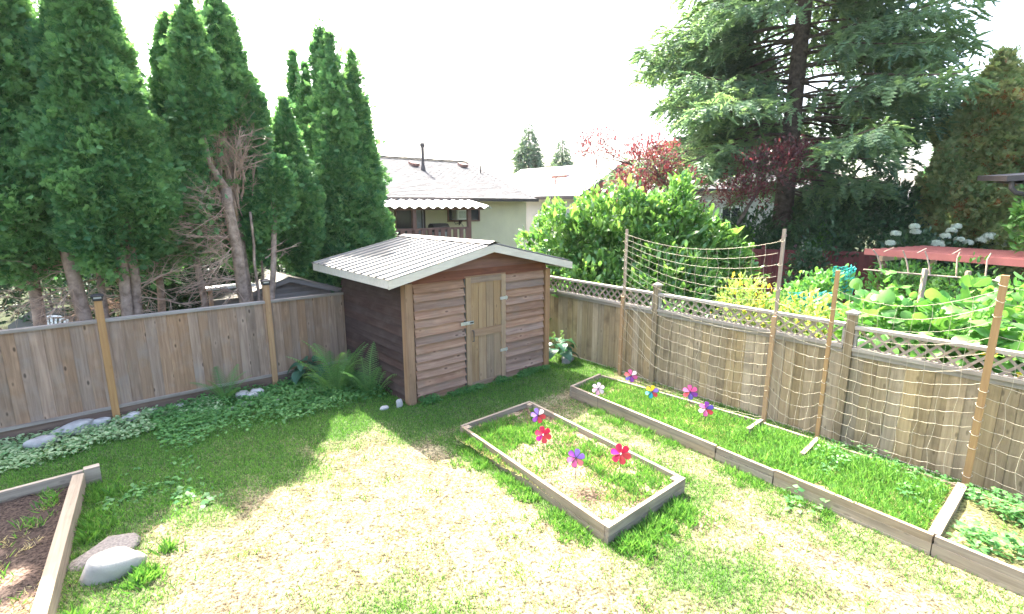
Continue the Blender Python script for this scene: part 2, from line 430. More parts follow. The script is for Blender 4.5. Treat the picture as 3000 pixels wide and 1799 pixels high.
# grass blades ------------------------------------------------
BLV = np.array([(-.5, 0, 0), (.5, 0, 0), (.12, .6, .08), (0, 1, .3)]); BLF = np.array([(0, 1, 2), (0, 2, 3)])
gmat = attrmat("grass blades", 0.6, 0.42, spec=0.25)
def blades(a, b, z, g, hscale, wid, seed, lean=0.55, dry=None):
    r = np.random.default_rng(seed); n = len(a)
    P = np.column_stack([S0[0] + a * E1[0] + b * E2[0], S0[1] + a * E1[1] + b * E2[1], z])
    isg = r.random(n) < g
    th = r.random(n) * 2 * np.pi
    h = np.where(isg, r.uniform(.035, .085, n), r.uniform(.02, .05, n)) * hscale
    ln = np.where(isg, r.uniform(.1, lean, n), r.uniform(.5, 2.2, n))
    D = np.column_stack([np.cos(th) * ln, np.sin(th) * ln, np.ones(n)])
    Nn = np.column_stack([-np.sin(th) + r.normal(0, .5, n), np.cos(th) + r.normal(0, .5, n), np.zeros(n) - .2])
    S = np.column_stack([r.uniform(.7, 1.3, n) * wid, h, h])
    V, F, T = scatter(BLV, BLF, P, D, Nn, S, np.arange(n))
    gc0 = np.array([.035, .14, .025]); gc1 = np.array([.18, .4, .065]); s0 = np.array([.34, .28, .15]); s1 = np.array([.58, .505, .31])
    k = r.random(n)[:, None]
    col = np.where(isg[:, None], gc0 * (1 - k) + gc1 * k, s0 * (1 - k) + s1 * k)
    mixk = (np.clip(r.normal(.03, .1, n), 0, .5))[:, None]
    col = np.where(isg[:, None], col * (1 - mixk) + s0 * mixk, col)
    cv = (.55 + .9 * vnoise(a * 28, b * 28, 91))[:, None]
    col = np.where(isg[:, None], col * (.6 + .4 * cv), col * np.clip(cv, .4, 1.25))
    dk = (r.random(n) < .05) & ~isg
    col = np.where(dk[:, None], np.array([.12, .085, .05]), col)
    return V, F, col[T.astype(int)]
def inview(a, b, m=500):
    x = S0[0] + a * E1[0] + b * E2[0]; y = S0[1] + a * E1[1] + b * E2[1]
    cp, sp = math.cos(PITCH), math.sin(PITCH); d = y * cp + CAM_H * sp; up = y * sp - CAM_H * cp
    d = np.maximum(d, .1); u = 1500 + 1480 * x / d; v = 900 - 1480 * up / d
    return (u > -m) & (u < 3000 + m) & (v < 1800 + m) & (y > .5)
def inA(a, b, e=0.0): return (a > -.3 - e) & (a < 1.2 + e) & (b < -1.5 + e) & (b > -4.17 - e)
def in_beds(a, b):
    return (inA(a, b, -.02) | ((a > bedB_front(b)) & (b < -1.47) & (a < 3.1)) | ((a < -4.0 - .12 * (0.3 - b)) & (b < .34)) | ((a > -.02) & (b > -.02) & (a < 2.98)))
def grass_obj(name, label, parts):
    o = 0; Vs = []; Fs = []; Cs = []
    for V, F, C_ in parts:
        Vs.append(V); Fs.append(F + o); Cs.append(C_); o += len(V)
    return tag(inst(name, npmesh(name, np.concatenate(Vs), np.concatenate(Fs), col=np.concatenate(Cs)), gmat), label, "grass", None, "stuff")
r_ = np.random.default_rng(5)
n = 620000
a = r_.uniform(-6.8, 3.85, n); b = r_.uniform(-8.8, 2.25, n)
k = inview(a, b) & ~in_beds(a, b)
dist = np.hypot(S0[0] + a * E1[0] + b * E2[0], S0[1] + a * E1[1] + b * E2[1])
k &= r_.random(n) < np.clip(1.25 - dist * .04, .3, 1)
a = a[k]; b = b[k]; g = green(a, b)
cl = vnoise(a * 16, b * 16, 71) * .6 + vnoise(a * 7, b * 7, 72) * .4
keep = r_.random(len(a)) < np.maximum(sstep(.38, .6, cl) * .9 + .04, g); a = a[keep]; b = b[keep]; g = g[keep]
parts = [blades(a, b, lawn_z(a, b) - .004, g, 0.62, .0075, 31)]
# ragged tufts along the timber edges
def edge_tufts(p0, p1, nt, spread, seed, h=2.0, side=None):
    r = np.random.default_rng(seed); t = r.random(nt) ; ca = p0[0] + (p1[0] - p0[0]) * t; cb = p0[1] + (p1[1] - p0[1]) * t
    keepn = vnoise(t * 9 + seed, t * 0, 5) > .28
    ca = ca[keepn]; cb = cb[keepn]; m = 14
    hh = np.repeat(r.uniform(.5, 1.0, len(ca)), m)
    aa = np.repeat(ca, m) + r.normal(0, .03, len(ca) * m); bb = np.repeat(cb, m) + r.normal(0, .03, len(ca) * m)
    if side is not None:
        d = np.abs(r.normal(0, spread, len(ca))); aa += np.repeat(d, m) * side[0]; bb += np.repeat(d, m) * side[1]
    return blades(aa, bb, np.full(len(aa), .005), np.full(len(aa), .93), h * hh, .009, seed, 0.9)
parts += [edge_tufts((-.17, -1.6), (-.4, -4.2), 260, .12, 41, 1.5, (-1, 0)), edge_tufts((-.35, -4.26), (.95, -4.26), 360, .14, 42, 1.8, (0, -1)),
          edge_tufts((1.03, -4.1), (1.24, -1.6), 160, .1, 43, 1.7, (1, 0)), edge_tufts((2.05, -1.9), (1.6, -7.6), 380, .12, 44, 1.5, (-1, 0)),
          edge_tufts((-3.9, .2), (-4.2, -2.1), 220, .12, 45, 2.0, (1, 0)), edge_tufts((-3.75, -1.95), (-3.45, -1.55), 110, .08, 46, 2.2, (.5, -.5)),
          edge_tufts((0.0, -.1), (3.2, -.1), 130, .08, 47, 1.3, (0, -1))]
# loose weed tufts in the lawn
r = np.random.default_rng(77); nt = 170; ca = r.uniform(-4, 2, nt); cb = r.uniform(-7, 1.2, nt); kk = ~in_beds(ca, cb) & inview(ca, cb, 100)
ca = ca[kk]; cb = cb[kk]; aa = np.repeat(ca, 22) + r.normal(0, .045, len(ca) * 22); bb = np.repeat(cb, 22) + r.normal(0, .045, len(ca) * 22)
parts.append(blades(aa, bb, lawn_z(aa, bb), np.full(len(aa), .85), np.repeat(r.uniform(.5, 1.1, len(ca)), 22), .009, 48, 1.0))
grass_obj("lawn_grass", "short patchy grass, straw-dry in the sun and green along timbers and fence, greened further to darken the tree shade", parts)

# ------------------------------------------------------------------ left fence (weathered boards, orange posts with lamps)
fl = thing("board_fence", "low brown weathered board fence with orange posts running up to the shed", "fence", W(0, 2.33), YA)
bm = MB().box(-.0685, .0685, -.018, .0, 0.235, 1.485).box(-.076, .076, -.012, -.006, 0.236, 1.484).mesh("board")
bm_e = MB().box(-.0685, .0685, -.018, .0, 0.235, 1.485).mesh("board")
posts = [-5.78, -3.57, -1.37]
ends = [(-5.735, -3.615), (-3.525, -1.415), (-1.325, -0.05)]
for (x0, x1) in ends:
    inner0, inner1 = x0 + .03, x1 - .03
    nbd = max(1, round((inner1 - inner0) / .139)); wd = (inner1 - inner0) / nbd
    for i in range(nbd):
        o = inst("board", bm, M['fenceL'], fl, (inner0 + (i + .5) * wd, random.uniform(-.004, .004), 0), (0, 0, random.uniform(-.02, .02)), ((wd - random.uniform(.003, .007)) / .137, 1, 1))
    MB().box(x0, x1, -.05, .05, 1.488, 1.53).build("top_rail", M['railL'], fl)
    MB().box(x0, x1, -.045, .03, .20, .245).build("bottom_rail", M['railL'], fl)
    MB().box(x0, x1, -.02, .012, -.03, .197).build("kick_board", M['kickL'], fl)
    for xx in (x0, x1 - .032):
        MB().box(xx, xx + .03, -.035, .02, .247, 1.486).build("channel_trim", M['fenceL'], fl)
for x in posts:
    p = MB().box(x - .045, x + .045, -.06, .03, -.03, 1.80).build("post", M['postO'], fl)
    lamp = thing("solar_post_lamp", "black solar lamp capping the orange fence post " + {-5.78: "beyond the plastic chair", -3.57: "nearest the white plastic chair", -1.37: "in front of the grey neighbouring shed"}[x], "lamp",
                 tuple(W(x, 2.33 - .015, 1.802)), YA, "solar lamps on the left fence posts")
    MB().box(-.058, .058, -.058, .058, 0, .03).build("base", M['black'], lamp)
    MB().box(-.046, .046, -.046, .046, .031, .055).build("lens", M['lens'], lamp)
    for sx in (-1, 1):
        for sy in (-1, 1):
            MB().box(sx * .052 - .008, sx * .052 + .008, sy * .052 - .008, sy * .052 + .008, .031, .058).build("corner_pillar", M['black'], lamp)
    MB().box(-.052, .052, -.008, .008, .0305, .0575).build("lens_bar", M['black'], lamp)
    t = MB(); q = [(-.075, -.075), (.075, -.075), (.075, .075), (-.075, .075)]; q2 = [(-.035, -.035), (.035, -.035), (.035, .035), (-.035, .035)]
    t.add([(x_, y_, .06) for x_, y_ in q] + [(x_, y_, .07) for x_, y_ in q] + [(x_, y_, .098) for x_, y_ in q2],
          [(3, 2, 1, 0), (8, 9, 10, 11)] + [(i, (i + 1) % 4, 4 + (i + 1) % 4, 4 + i) for i in range(4)] + [(4 + i, 4 + (i + 1) % 4, 8 + (i + 1) % 4, 8 + i) for i in range(4)])
    t.build("hood", M['black'], lamp)

# ------------------------------------------------------------------ right fence (boards, lattice top)
dR = -0.052 * E1 - E2; dR = dR / np.linalg.norm(dR); RA = math.atan2(dR[1], dR[0])
RO = W(3.93, .35)
def RW(t, off, z=0.0):
    d = Vector((dR[0], dR[1], 0)); nn = Vector((-dR[1], dR[0], 0)); p = RO + d * t - nn * off; return Vector((p.x, p.y, z))
fr_ = thing("lattice_fence", "tall grey weathered fence with a diagonal lattice band along its top", "fence", RO, RA)
rp = [-.72, 2.23, 5.2, 8.15]
bmR = MB().box(-.0695, .0695, -.012, .012, .03, 1.30).box(-.077, .077, -.003, .003, .031, 1.299).mesh("board")
for j in range(3):
    x0, x1 = rp[j] + .055, rp[j + 1] - .055
    dz = 0.0 if j < 2 else -.02
    nbd = round((x1 - x0) / .142); wd = (x1 - x0) / nbd
    for i in range(nbd):
        inst("board", bmR, M['fenceR'], fr_, (x0 + (i + .5) * wd, random.uniform(-.005, .005), dz), (0, 0, random.uniform(-.025, .025)), ((wd - random.uniform(.002, .007)) / .139, 1, 1))
    MB().box(x0, x1, -.055, .04, 1.585 + dz, 1.625 + dz).build("top_rail", M['railR'], fr_)
    MB().box(x0, x1, -.06, .04, 1.302 + dz, 1.345 + dz).build("middle_rail", M['railR'], fr_)
    MB().box(x0, x1, -.03, -.014, 1.24 + dz, 1.30 + dz).build("rail_apron", M['railR'], fr_)
    MB().box(x0, x1, -.035, .035, -.02, .028).build("bottom_rail", M['railR'], fr_)
    h = 1.583 - 1.347; hw = .021
    for sgn, yo in ((1, -.012), (-1, .0)):
        s = MB().prism([(-hw, 0), (hw, 0), (hw + sgn * h, h), (-hw + sgn * h, h)], 'y', yo, yo + .009).mesh("lattice_slat")
        nsl = int((x1 - x0 - h - .06) / .148)
        st = x0 + .03 + (0 if sgn > 0 else h) + ((x1 - x0 - h - .06) - nsl * .148) / 2
        for i in range(nsl + 1):
            inst("lattice_slat", s, M['slatR'], fr_, (st + i * .148 + random.uniform(-.004, .004), 0, 1.347 + dz))
    for xx in (x0, x1 - .03):
        MB().box(xx, xx + .028, -.03, .028, 1.347 + dz, 1.583 + dz).build("side_trim", M['railR'], fr_)
for x in rp:
    MB().box(x - .05, x + .05, -.05, .05, -.03, 1.745).build("post", M['fenceR'], fr_)
    cp_ = MB().box(x - .068, x + .068, -.068, .068, 1.747, 1.775)
    cp_.add([(x - .058, -.058, 1.776), (x + .058, -.058, 1.776), (x + .058, .058, 1.776), (x - .058, .058, 1.776), (x, 0, 1.815)], [(3, 2, 1, 0), (0, 1, 4), (1, 2, 4), (2, 3, 4), (3, 0, 4)])
    cp_.build("post_cap", M['railR'], fr_)

# ------------------------------------------------------------------ garden shed
sh = thing("garden_shed", "small brown lap-board garden shed with white ribbed metal roof", "shed", W(0, 0), YA)
SW, SD = 2.95, 2.42; RX, RZ = 1.47, 2.50; EXL, EXR, EZ = -.43, 3.34, 2.085; Y0, Y1 = -.28, 2.66
def roof_z(x): return RZ - (RZ - EZ) * abs(x - RX) / (RX - EXL if x < RX else EXR - RX)
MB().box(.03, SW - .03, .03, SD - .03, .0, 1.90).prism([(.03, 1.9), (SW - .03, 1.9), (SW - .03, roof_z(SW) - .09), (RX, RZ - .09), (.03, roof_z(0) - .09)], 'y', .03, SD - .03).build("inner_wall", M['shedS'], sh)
lap = .1375
def lapmesh(L, seed, along='x'):
    r = random.Random(seed); k = max(6, int(L / .12)); V = []; F = []
    for i in range(k + 1):
        x = L * i / k; w = r.uniform(-.007, .007)
        prof = [(-.056, w), (-.05, w + .014), (-.006, lap + .015), (.028, lap + .015), (.028, w)]
        V += [(x, p[0], p[1]) if along == 'x' else (p[0], x, p[1]) for p in prof]
    for i in range(k):
        for q in range(5):
            f = (i * 5 + q, i * 5 + (q + 1) % 5, (i + 1) * 5 + (q + 1) % 5, (i + 1) * 5 + q)
            F.append(f[::-1] if along == 'x' else f)
    F += [(0, 1, 2, 3, 4), tuple(range(k * 5, k * 5 + 5))[::-1]]
    return MB().add(V, F).mesh("lap_board")
mLs = [lapmesh(.955, q) for q in range(5)]; mRs = [lapmesh(.94, 10 + q) for q in range(5)]
for k_ in range(14):
    z = .0 + k_ * lap
    inst("lap_board", mLs[(k_ * 3) % 5], M['shedF'], sh, (.09, random.uniform(-.004, .003), z), (0, random.uniform(-.004, .004), 0))
    inst("lap_board", mRs[(k_ * 2) % 5], M['shedF'], sh, (1.925, random.uniform(-.004, .003), z), (0, random.uniform(-.004, .004), 0))
zz = 14 * lap + .005
while zz < RZ - .14:
    z2 = min(zz + .15, RZ - .12)
    def lim(z):
        zt = min(z, RZ - .11)
        xl = RX - (RZ - .10 - zt) / (RZ - EZ) * (RX - EXL); xr = RX + (RZ - .10 - zt) / (RZ - EZ) * (EXR - RX)
        return max(xl, .02), min(xr, SW - .02)
    l0, r0 = lim(zz); l1, r1 = lim(z2)
    m = MB(); y0a, y1a, y2a = -.05, -.014, .028
    m.add([(l0, y0a, zz), (r0, y0a, zz), (r1, y1a, z2), (l1, y1a, z2), (l0, y2a, zz), (r0, y2a, zz), (r1, y2a, z2), (l1, y2a, z2)],
          [(0, 1, 2, 3), (5, 4, 7, 6), (4, 5, 1, 0), (3, 2, 6, 7), (4, 0, 3, 7), (1, 5, 6, 2)])
    m.build("gable_board", M['shedG'], sh)
    zz += .15
# left side laps (dark)
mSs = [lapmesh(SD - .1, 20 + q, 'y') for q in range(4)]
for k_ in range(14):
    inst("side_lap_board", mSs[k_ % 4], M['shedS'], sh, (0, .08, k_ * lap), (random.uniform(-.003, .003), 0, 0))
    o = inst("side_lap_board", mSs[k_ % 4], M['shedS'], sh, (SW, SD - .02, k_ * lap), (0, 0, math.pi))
for x, n_ in ((-.045, .0), (SW - .048, 0)):
    MB().box(x - .02, x + .1, -.066, -.006, .0, 1.95).build("corner_board", M['trim'], sh)
    MB().box(x + (-.02 if x < 1 else .08), x + (.02 if x < 1 else .1), -.004, .085, .0, 1.95).build("corner_board", M['trim'], sh)
# door
dx0, dx1, dz1 = 1.055, 1.905, 1.945
dr = MB().box(dx0 + .01, dx1 - .01, -.03, .0, .03, dz1 - .01).build("door", M['door'], sh)
def dpart(nm, x0, x1, z0, z1, y0, y1, mt): return MB().box(x0, x1, y0, y1, z0, z1).build(nm, M[mt], dr)
dpart("stile", dx0, dx0 + .095, .022, dz1, -.062, -.031, 'door'); dpart("stile", dx1 - .095, dx1, .022, dz1, -.062, -.031, 'door')
dpart("rail", dx0 + .096, dx1 - .096, dz1 - .1, dz1 - .001, -.061, -.031, 'doorx'); dpart("rail", dx0 + .096, dx1 - .096, .92, 1.045, -.061, -.031, 'doorx'); dpart("rail", dx0 + .096, dx1 - .096, .023, .115, -.061, -.031, 'doorx')
pw = (dx1 - dx0 - .192) / 4
for i in range(4):
    for z0, z1 in ((.117, .918), (1.047, dz1 - .102)):
        dpart("plank", dx0 + .096 + i * pw + .004, dx0 + .096 + (i + 1) * pw - .004, z0, z1, -.042 - random.uniform(0, .004), -.031, 'door')
MB().box(dx0 - .02, dx1 + .01, -.05, -.0, dz1 + .004, dz1 + .02).build("door_lintel", M['doorx'], sh)
MB().box(dx0 - .022, dx0 - .008, -.045, .0, .02, dz1).build("door_jamb", M['iron'], sh)
for z in (.58, 1.52):
    h_ = MB().box(dx1 - .13, dx1 + .04, -.068, -.063, z - .025, z + .025); h_.tube([(dx1 + .005, -.07, z - .04), (dx1 + .005, -.07, z + .04)], .008, n=8)
    h_.build("hinge", M['galv'], dr)
l_ = MB().box(dx0 - .12, dx0 + .14, -.072, -.063, 1.155, 1.21).box(dx0 - .005, dx0 + .05, -.09, -.0725, 1.165, 1.2)
l_.build("latch", M['galv'], dr)
MB().box(dx0 + .06, dx0 + .13, -.078, -.0726, 1.172, 1.196).build("hasp_slot", M['black'], dr)
MB().tube([(dx0 + .12, -.063, 1.04), (dx0 + .12, -.1, 1.03), (dx0 + .12, -.1, .86), (dx0 + .12, -.063, .85)], .009, n=8).build("handle", M['iron'], dr)
# roof
def roof_panel(xa, za, xb, zb, y0, y1, name):
    prof = []; y = y0; pitch = .2425
    nr = round((y1 - y0) / pitch); pitch = (y1 - y0) / nr
    prof.append((y0, 0))
    for i in range(nr):
        c_ = y0 + (i + .5) * pitch
        prof += [(c_ - .028, 0), (c_ - .016, .024), (c_ + .016, .024), (c_ + .028, 0)]
        if False: prof += [(c_ + pitch / 2 - .02, 0), (c_ + pitch / 2 - .012, .007), (c_ + pitch / 2 + .012, .007), (c_ + pitch / 2 + .02, 0)]
    prof.append((y1, 0))
    n_ = len(prof); V = [(xa, p, za + h) for p, h in prof] + [(xb, p, zb + h) for p, h in prof]
    V += [(xa, p, za + h - .004) for p, h in prof] + [(xb, p, zb + h - .004) for p, h in prof]
    F = [(i, i + 1, n_ + i + 1, n_ + i) for i in range(n_ - 1)] + [(2 * n_ + i + 1, 2 * n_ + i, 3 * n_ + i, 3 * n_ + i + 1) for i in range(n_ - 1)]
    F += [(i + 1, i, 2 * n_ + i, 2 * n_ + i + 1) for i in range(n_ - 1)] + [(n_ + i, n_ + i + 1, 3 * n_ + i + 1, 3 * n_ + i) for i in range(n_ - 1)]
    MB().add(V, F).build(name, M['roofmetal'], sh)
yy = [Y0 - .02, .70, 1.68, Y1 + .02]
for i in range(3):
    g_ = .003 if i else 0
    roof_panel(EXL - .03, EZ - .007, RX, RZ, yy[i] + g_, yy[i + 1], "roof_panel")
    roof_panel(RX, RZ, EXR + .03, EZ - .007, yy[i] + g_, yy[i + 1], "roof_panel")
MB().add([(RX - .13, Y0 - .03, RZ - .0), (RX, Y0 - .03, RZ + .04), (RX + .13, Y0 - .03, RZ - .0), (RX - .13, Y1 + .03, RZ - .0), (RX, Y1 + .03, RZ + .04), (RX + .13, Y1 + .03, RZ - .0),
          (RX - .13, Y0 - .03, RZ - .004), (RX, Y0 - .03, RZ + .034), (RX + .13, Y0 - .03, RZ - .004), (RX - .13, Y1 + .03, RZ - .004), (RX, Y1 + .03, RZ + .034), (RX + .13, Y1 + .03, RZ - .004)],
         [(0, 1, 4, 3), (1, 2, 5, 4), (7, 6, 9, 10), (8, 7, 10, 11), (6, 0, 3, 9), (2, 8, 11, 5), (6, 7, 1, 0), (7, 8, 2, 1)]).build("ridge_cap", M['roofmetal'], sh)
MB().prism([(EXL + .04, EZ - .045), (RX, RZ - .035), (EXR - .04, EZ - .045), (EXR - .04, EZ - .075), (RX, RZ - .075), (EXL + .04, EZ - .075)], 'y', Y0 + .01, Y1 - .01).build("roof_deck", M['shedS'], sh)
FD = .135
def rake(xa, za, xb, zb, y):
    return MB().prism([(xa, za - FD), (xb, zb - FD), (xb, zb - .008), (xa, za - .008)], 'y', y, y + .03)
rake(EXL - .02, EZ - .012, RX - .002, RZ - .004, Y0 - .02).build("rake_board", M['fascia'], sh); rake(RX + .002, RZ - .004, EXR + .02, EZ - .012, Y0 - .02).build("rake_board", M['fascia'], sh)
rake(EXL, EZ - .012, RX - .002, RZ - .004, Y1 - .03).build("rake_board", M['fascia'], sh); rake(RX + .002, RZ - .004, EXR, EZ - .012, Y1 - .03).build("rake_board", M['fascia'], sh)
MB().box(EXL - .02, EXL + .008, Y0 + .012, Y1 - .032, EZ - .14, EZ - .012).build("eave_board", M['fascia'], sh)
MB().box(EXR - .008, EXR + .02, Y0 + .012, Y1 - .032, EZ - .14, EZ - .012).build("eave_board", M['fascia'], sh)

# ------------------------------------------------------------------ raised beds
def plank(root, p0, p1, z0, z1, th, name="plank", mat='bed', jit=.004):
    a0 = W(*p0); a1 = W(*p1); d = a1 - a0; L = d.length; an = math.atan2(d.y, d.x)
    o = MB().box(0, L - .004, -th / 2, th / 2, z0, z1).build(name, M[mat], root, a0 - root.location + Vector((random.uniform(-jit, jit), random.uniform(-jit, jit), 0)), (0, 0, an))
    return o
bA = thing("raised_bed", "short rectangular timber raised bed in front of the shed, half weeds half dry soil", "raised bed", W(.4, -2.8))
cA = [(-.1, -1.5), (1.2, -1.47), (.95, -4.17), (-.34, -4.17)]
for z0, z1 in ((-.02, .098), (.102, .2)):
    plank(bA, cA[0], (cA[1][0] + .0, cA[1][1]), z0, z1, .042)
    plank(bA, (cA[3][0] - .02, cA[3][1]), (cA[2][0] + .02, cA[2][1]), z0, z1, .042)
    plank(bA, (cA[3][0], cA[3][1] + .024), (cA[0][0], cA[0][1] - .024), z0, z1, .042)
    plank(bA, (cA[1][0] - .015, cA[1][1] - .024), (cA[2][0], cA[2][1] + .024), z0, z1, .042)
for c_, dx_, dy_ in ((cA[0], .06, -.06), (cA[1], -.07, -.06), (cA[2], -.06, .06), (cA[3], .06, .06)):
    p = W(c_[0] + dx_, c_[1] + dy_) - bA.location
    MB().box(-.04, .04, -.04, .04, 0, .19).build("corner_block", M['bed'], bA, p, (0, 0, YA))
def soil_sheet(root, poly, z, name, res=.07, seed=0, colf=None):
    po = np.array(poly); a0, b0 = po.min(0); a1, b1 = po.max(0)
    ca = np.linspace(0, 1, max(2, int((a1 - a0) / res))); cb = np.linspace(0, 1, max(2, int((b1 - b0) / res)))
    U, Vv = np.meshgrid(ca, cb)
    q = np.array(poly)
    AB = (q[0] * ((1 - U) * (1 - Vv))[..., None] + q[1] * (U * (1 - Vv))[..., None] + q[2] * (U * Vv)[..., None] + q[3] * ((1 - U) * Vv)[..., None])
    Z_ = z + .045 * vnoise(AB[..., 0] * 5, AB[..., 1] * 5, seed) + .02 * vnoise(AB[..., 0] * 17, AB[..., 1] * 17, seed + 1) - .03
    XY = S0 + AB[..., 0:1] * E1 + AB[..., 1:2] * E2
    Vt = np.concatenate([XY - np.array([root.location.x, root.location.y]), Z_[..., None]], -1).reshape(-1, 3)
    J = np.arange(U.size).reshape(U.shape); Fq = np.stack([J[:-1, :-1], J[:-1, 1:], J[1:, 1:], J[1:, :-1]], -1).reshape(-1, 4)
    cc = colf(AB[..., 0], AB[..., 1]).reshape(-1, 3)
    inst(name, npmesh(name, Vt, Fq, col=cc, smooth=True), lm, root)
def colA(a, b):
    k = sstep(.35, .7, vnoise(a * 3, b * 3, 51))[..., None]; return np.array([.34, .27, .18]) * k + np.array([.17, .12, .08]) * (1 - k)
def colB(a, b):
    k = sstep(.3, .7, vnoise(a * 3, b * 3, 52))[..., None]; return np.array([.36, .33, .14]) * k + np.array([.17, .17, .07]) * (1 - k)
def colC(a, b):
    k = (sstep(.45, .75, vnoise(a * 4, b * 4, 53)) * sstep(-.3, -1.2, b))[..., None]; return np.array([.32, .22, .16]) * k + np.array([.085, .062, .05]) * (1 - k)
soil_sheet(bA, [(-.08, -1.52), (1.18, -1.49), (.93, -4.15), (-.32, -4.15)], .13, "soil", .06, 3, colA)
bB = thing("raised_bed", "long timber raised bed under the netting along the lattice fence, thick with grass", "raised bed", W(2.4, -4.0))
segs = [-1.46, -4.05, -4.76, -6.18, -8.6]
def fB(b): return bedB_front(b) + .02
for z0, z1 in ((-.04, .045), (.049, .128), (.132, .21)):
    for i in range(4):
        plank(bB, (fB(segs[i]), segs[i] - .004), (fB(segs[i + 1]), segs[i + 1] + .004), z0 - (.01 if i else 0), z1 - (.012 if i == 1 else 0), .042)
plank(bB, (fB(-1.44), -1.43), (3.0, -1.34), .0, .12, .042); plank(bB, (fB(-1.44), -1.43), (3.0, -1.34), .124, .2, .042)
for i, (p0, p1) in enumerate([((2.98, -1.4), (3.12, -4.07)), ((3.14, -4.1), (3.08, -6.15)), ((3.1, -6.2), (3.1, -8.6))]):
    plank(bB, p0, p1, .0, .1, .042); plank(bB, p0, p1, .104, .19 - .02 * i, .042)
plank(bB, (2.66, -4.1), (3.1, -4.09), .06, .235, .05, "divider"); plank(bB, (2.45, -4.83), (3.06, -4.8), .06, .235, .05, "divider")
plank(bB, (fB(-6.17) + .03, -6.17), (3.07, -6.19), .02, .215, .085, "divider")
soil_sheet(bB, [(2.13, -1.46), (3.0, -1.38), (3.12, -8.5), (1.55, -8.5)], .14, "soil", .07, 5, colB)
bC = thing("raised_bed", "corner of a bare-soil raised bed edged with thick pale timbers beside the boulder", "raised bed", W(-4.6, -.6))
plank(bC, (-7.0, .3), (-3.97, .33), .105, .2, .05); plank(bC, (-7.0, .3), (-3.97, .33), .0, .101, .05)
plank(bC, (-4.02, .26), (-4.42, -3.4), .0, .195, .1, "timber")
MB().box(-.07, .07, -.045, .045, 0, .215).build("corner_block", M['bed'], bC, W(-3.9, .33) - bC.location, (0, 0, YA))
MB().box(0, .5, -.02, .02, 0, .06).build("edging_strip", M['bed'], bC, W(-4.21, -2.02) - bC.location, (0, 0, YA - R(84)))
soil_sheet(bC, [(-7.0, -3.4), (-4.45, -3.4), (-4.06, .28), (-7.0, .27)], .085, "soil", .06, 9, colC)
# grass growing in the beds
def bed_grass(n, alo, ahi, blo, bhi, z, g, h, seed, test=None, patch=.45):
    r = np.random.default_rng(seed); a = r.uniform(alo, ahi, n); b = r.uniform(blo, bhi, n)
    k = vnoise(a * 2.6 + seed, b * 2.6, seed) > patch * vnoise(a * 9, b * 9, seed) * 1.6
    if test is not None: k &= test(a, b)
    a = a[k]; b = b[k]
    hh = h * (0.6 + 0.8 * vnoise(a * 3.3, b * 3.3, seed + 3))
    return blades(a, b, np.full(len(a), z) + .03 * vnoise(a * 5, b * 5, 5), np.full(len(a), g), hh, .0095, seed, 1.1)
tB = lambda a, b: (a > bedB_front(b) + .05) & (a < 3.05)
grass_obj("bed_grass", "tall rank grass and weeds growing inside the long raised bed", [
    bed_grass(24000, 2.0, 3.1, -4.0, -1.5, .12, .55, 1.15, 61, tB, .08), bed_grass(20000, 1.7, 3.1, -6.1, -4.0, .12, .85, 1.45, 62, tB, .12), bed_grass(7000, 1.5, 3.1, -8.2, -6.2, .1, .6, .9, 64, tB, .8)])
grass_obj("bed_grass", "weedy grass clumps growing inside the short raised bed", [
    bed_grass(4500, .3, 1.1, -3.0, -1.6, .11, .75, 1.15, 65, None, .6), bed_grass(4200, .35, .92, -4.1, -2.9, .11, .8, 1.35, 66, None, .6), bed_grass(2600, -.25, .4, -2.4, -1.6, .11, .8, 1.1, 67), bed_grass(20000, -.28, .95, -4.1, -1.6, .1, .3, 1.15, 68, None, .15)])
grass_obj("bed_grass", "dry wisps and sparse grass on the bare soil bed", [
    bed_grass(2600, -5.6, -4.2, -.5, .25, .07, .75, 1.6, 69, None, .8), bed_grass(4500, -5.6, -4.3, -2.6, -.4, .06, .15, 1.5, 70, None, .7)])
# ------------------------------------------------------------------ trellis stakes and nets
ST = [(1.65, .21, 2.7, 1.5, "tall two-part trellis stake closest to the shed"), (4.38, .33, 2.8, 1.62, "tallest two-part trellis stake at the half divider of the long bed"),
      (5.08, .33, 2.32, 0, "thin single trellis stake beside the capped fence post"), (6.57, .33, 2.42, 0, "thick single trellis stake at the heavy cross divider of the long bed")]
for t, of, h, sp, lb in ST:
    w_ = .022 if sp or t < 6 else .032
    s = thing("trellis_stake", lb, "stake", RW(t, of), RA + .1, "stakes holding the bean net")
    if sp:
        MB().box(-w_ * 1.25, w_ * 1.25, -w_, w_, -.05, sp).build("lower_stake", M['stakeO'], s)
        MB().box(-w_ * .95, w_ * .95, w_ + .001, w_ * 2.6, sp - .35, h).build("upper_stake", M['stakeG'], s)
    else:
        MB().box(-w_, w_, -w_ * .9, w_ * .9, -.05, h).build("lower_stake", M['stakeO'], s)
    m = MB()
    for k_ in range(int(h / .16)):
        z = .25 + k_ * .16
        if z < h - .05 and random.random() < .6: m.tube([(w_ * 1.3 * math.cos(q * 1.05), -.0 + w_ * 1.35 * math.sin(q * 1.05) * 1.1, z + .01 * math.sin(q) * random.uniform(.5, 2.5)) for q in range(7)], .003, n=4)
    tag(m.build("cord_tie", M['cord'], s), kind="stuff")
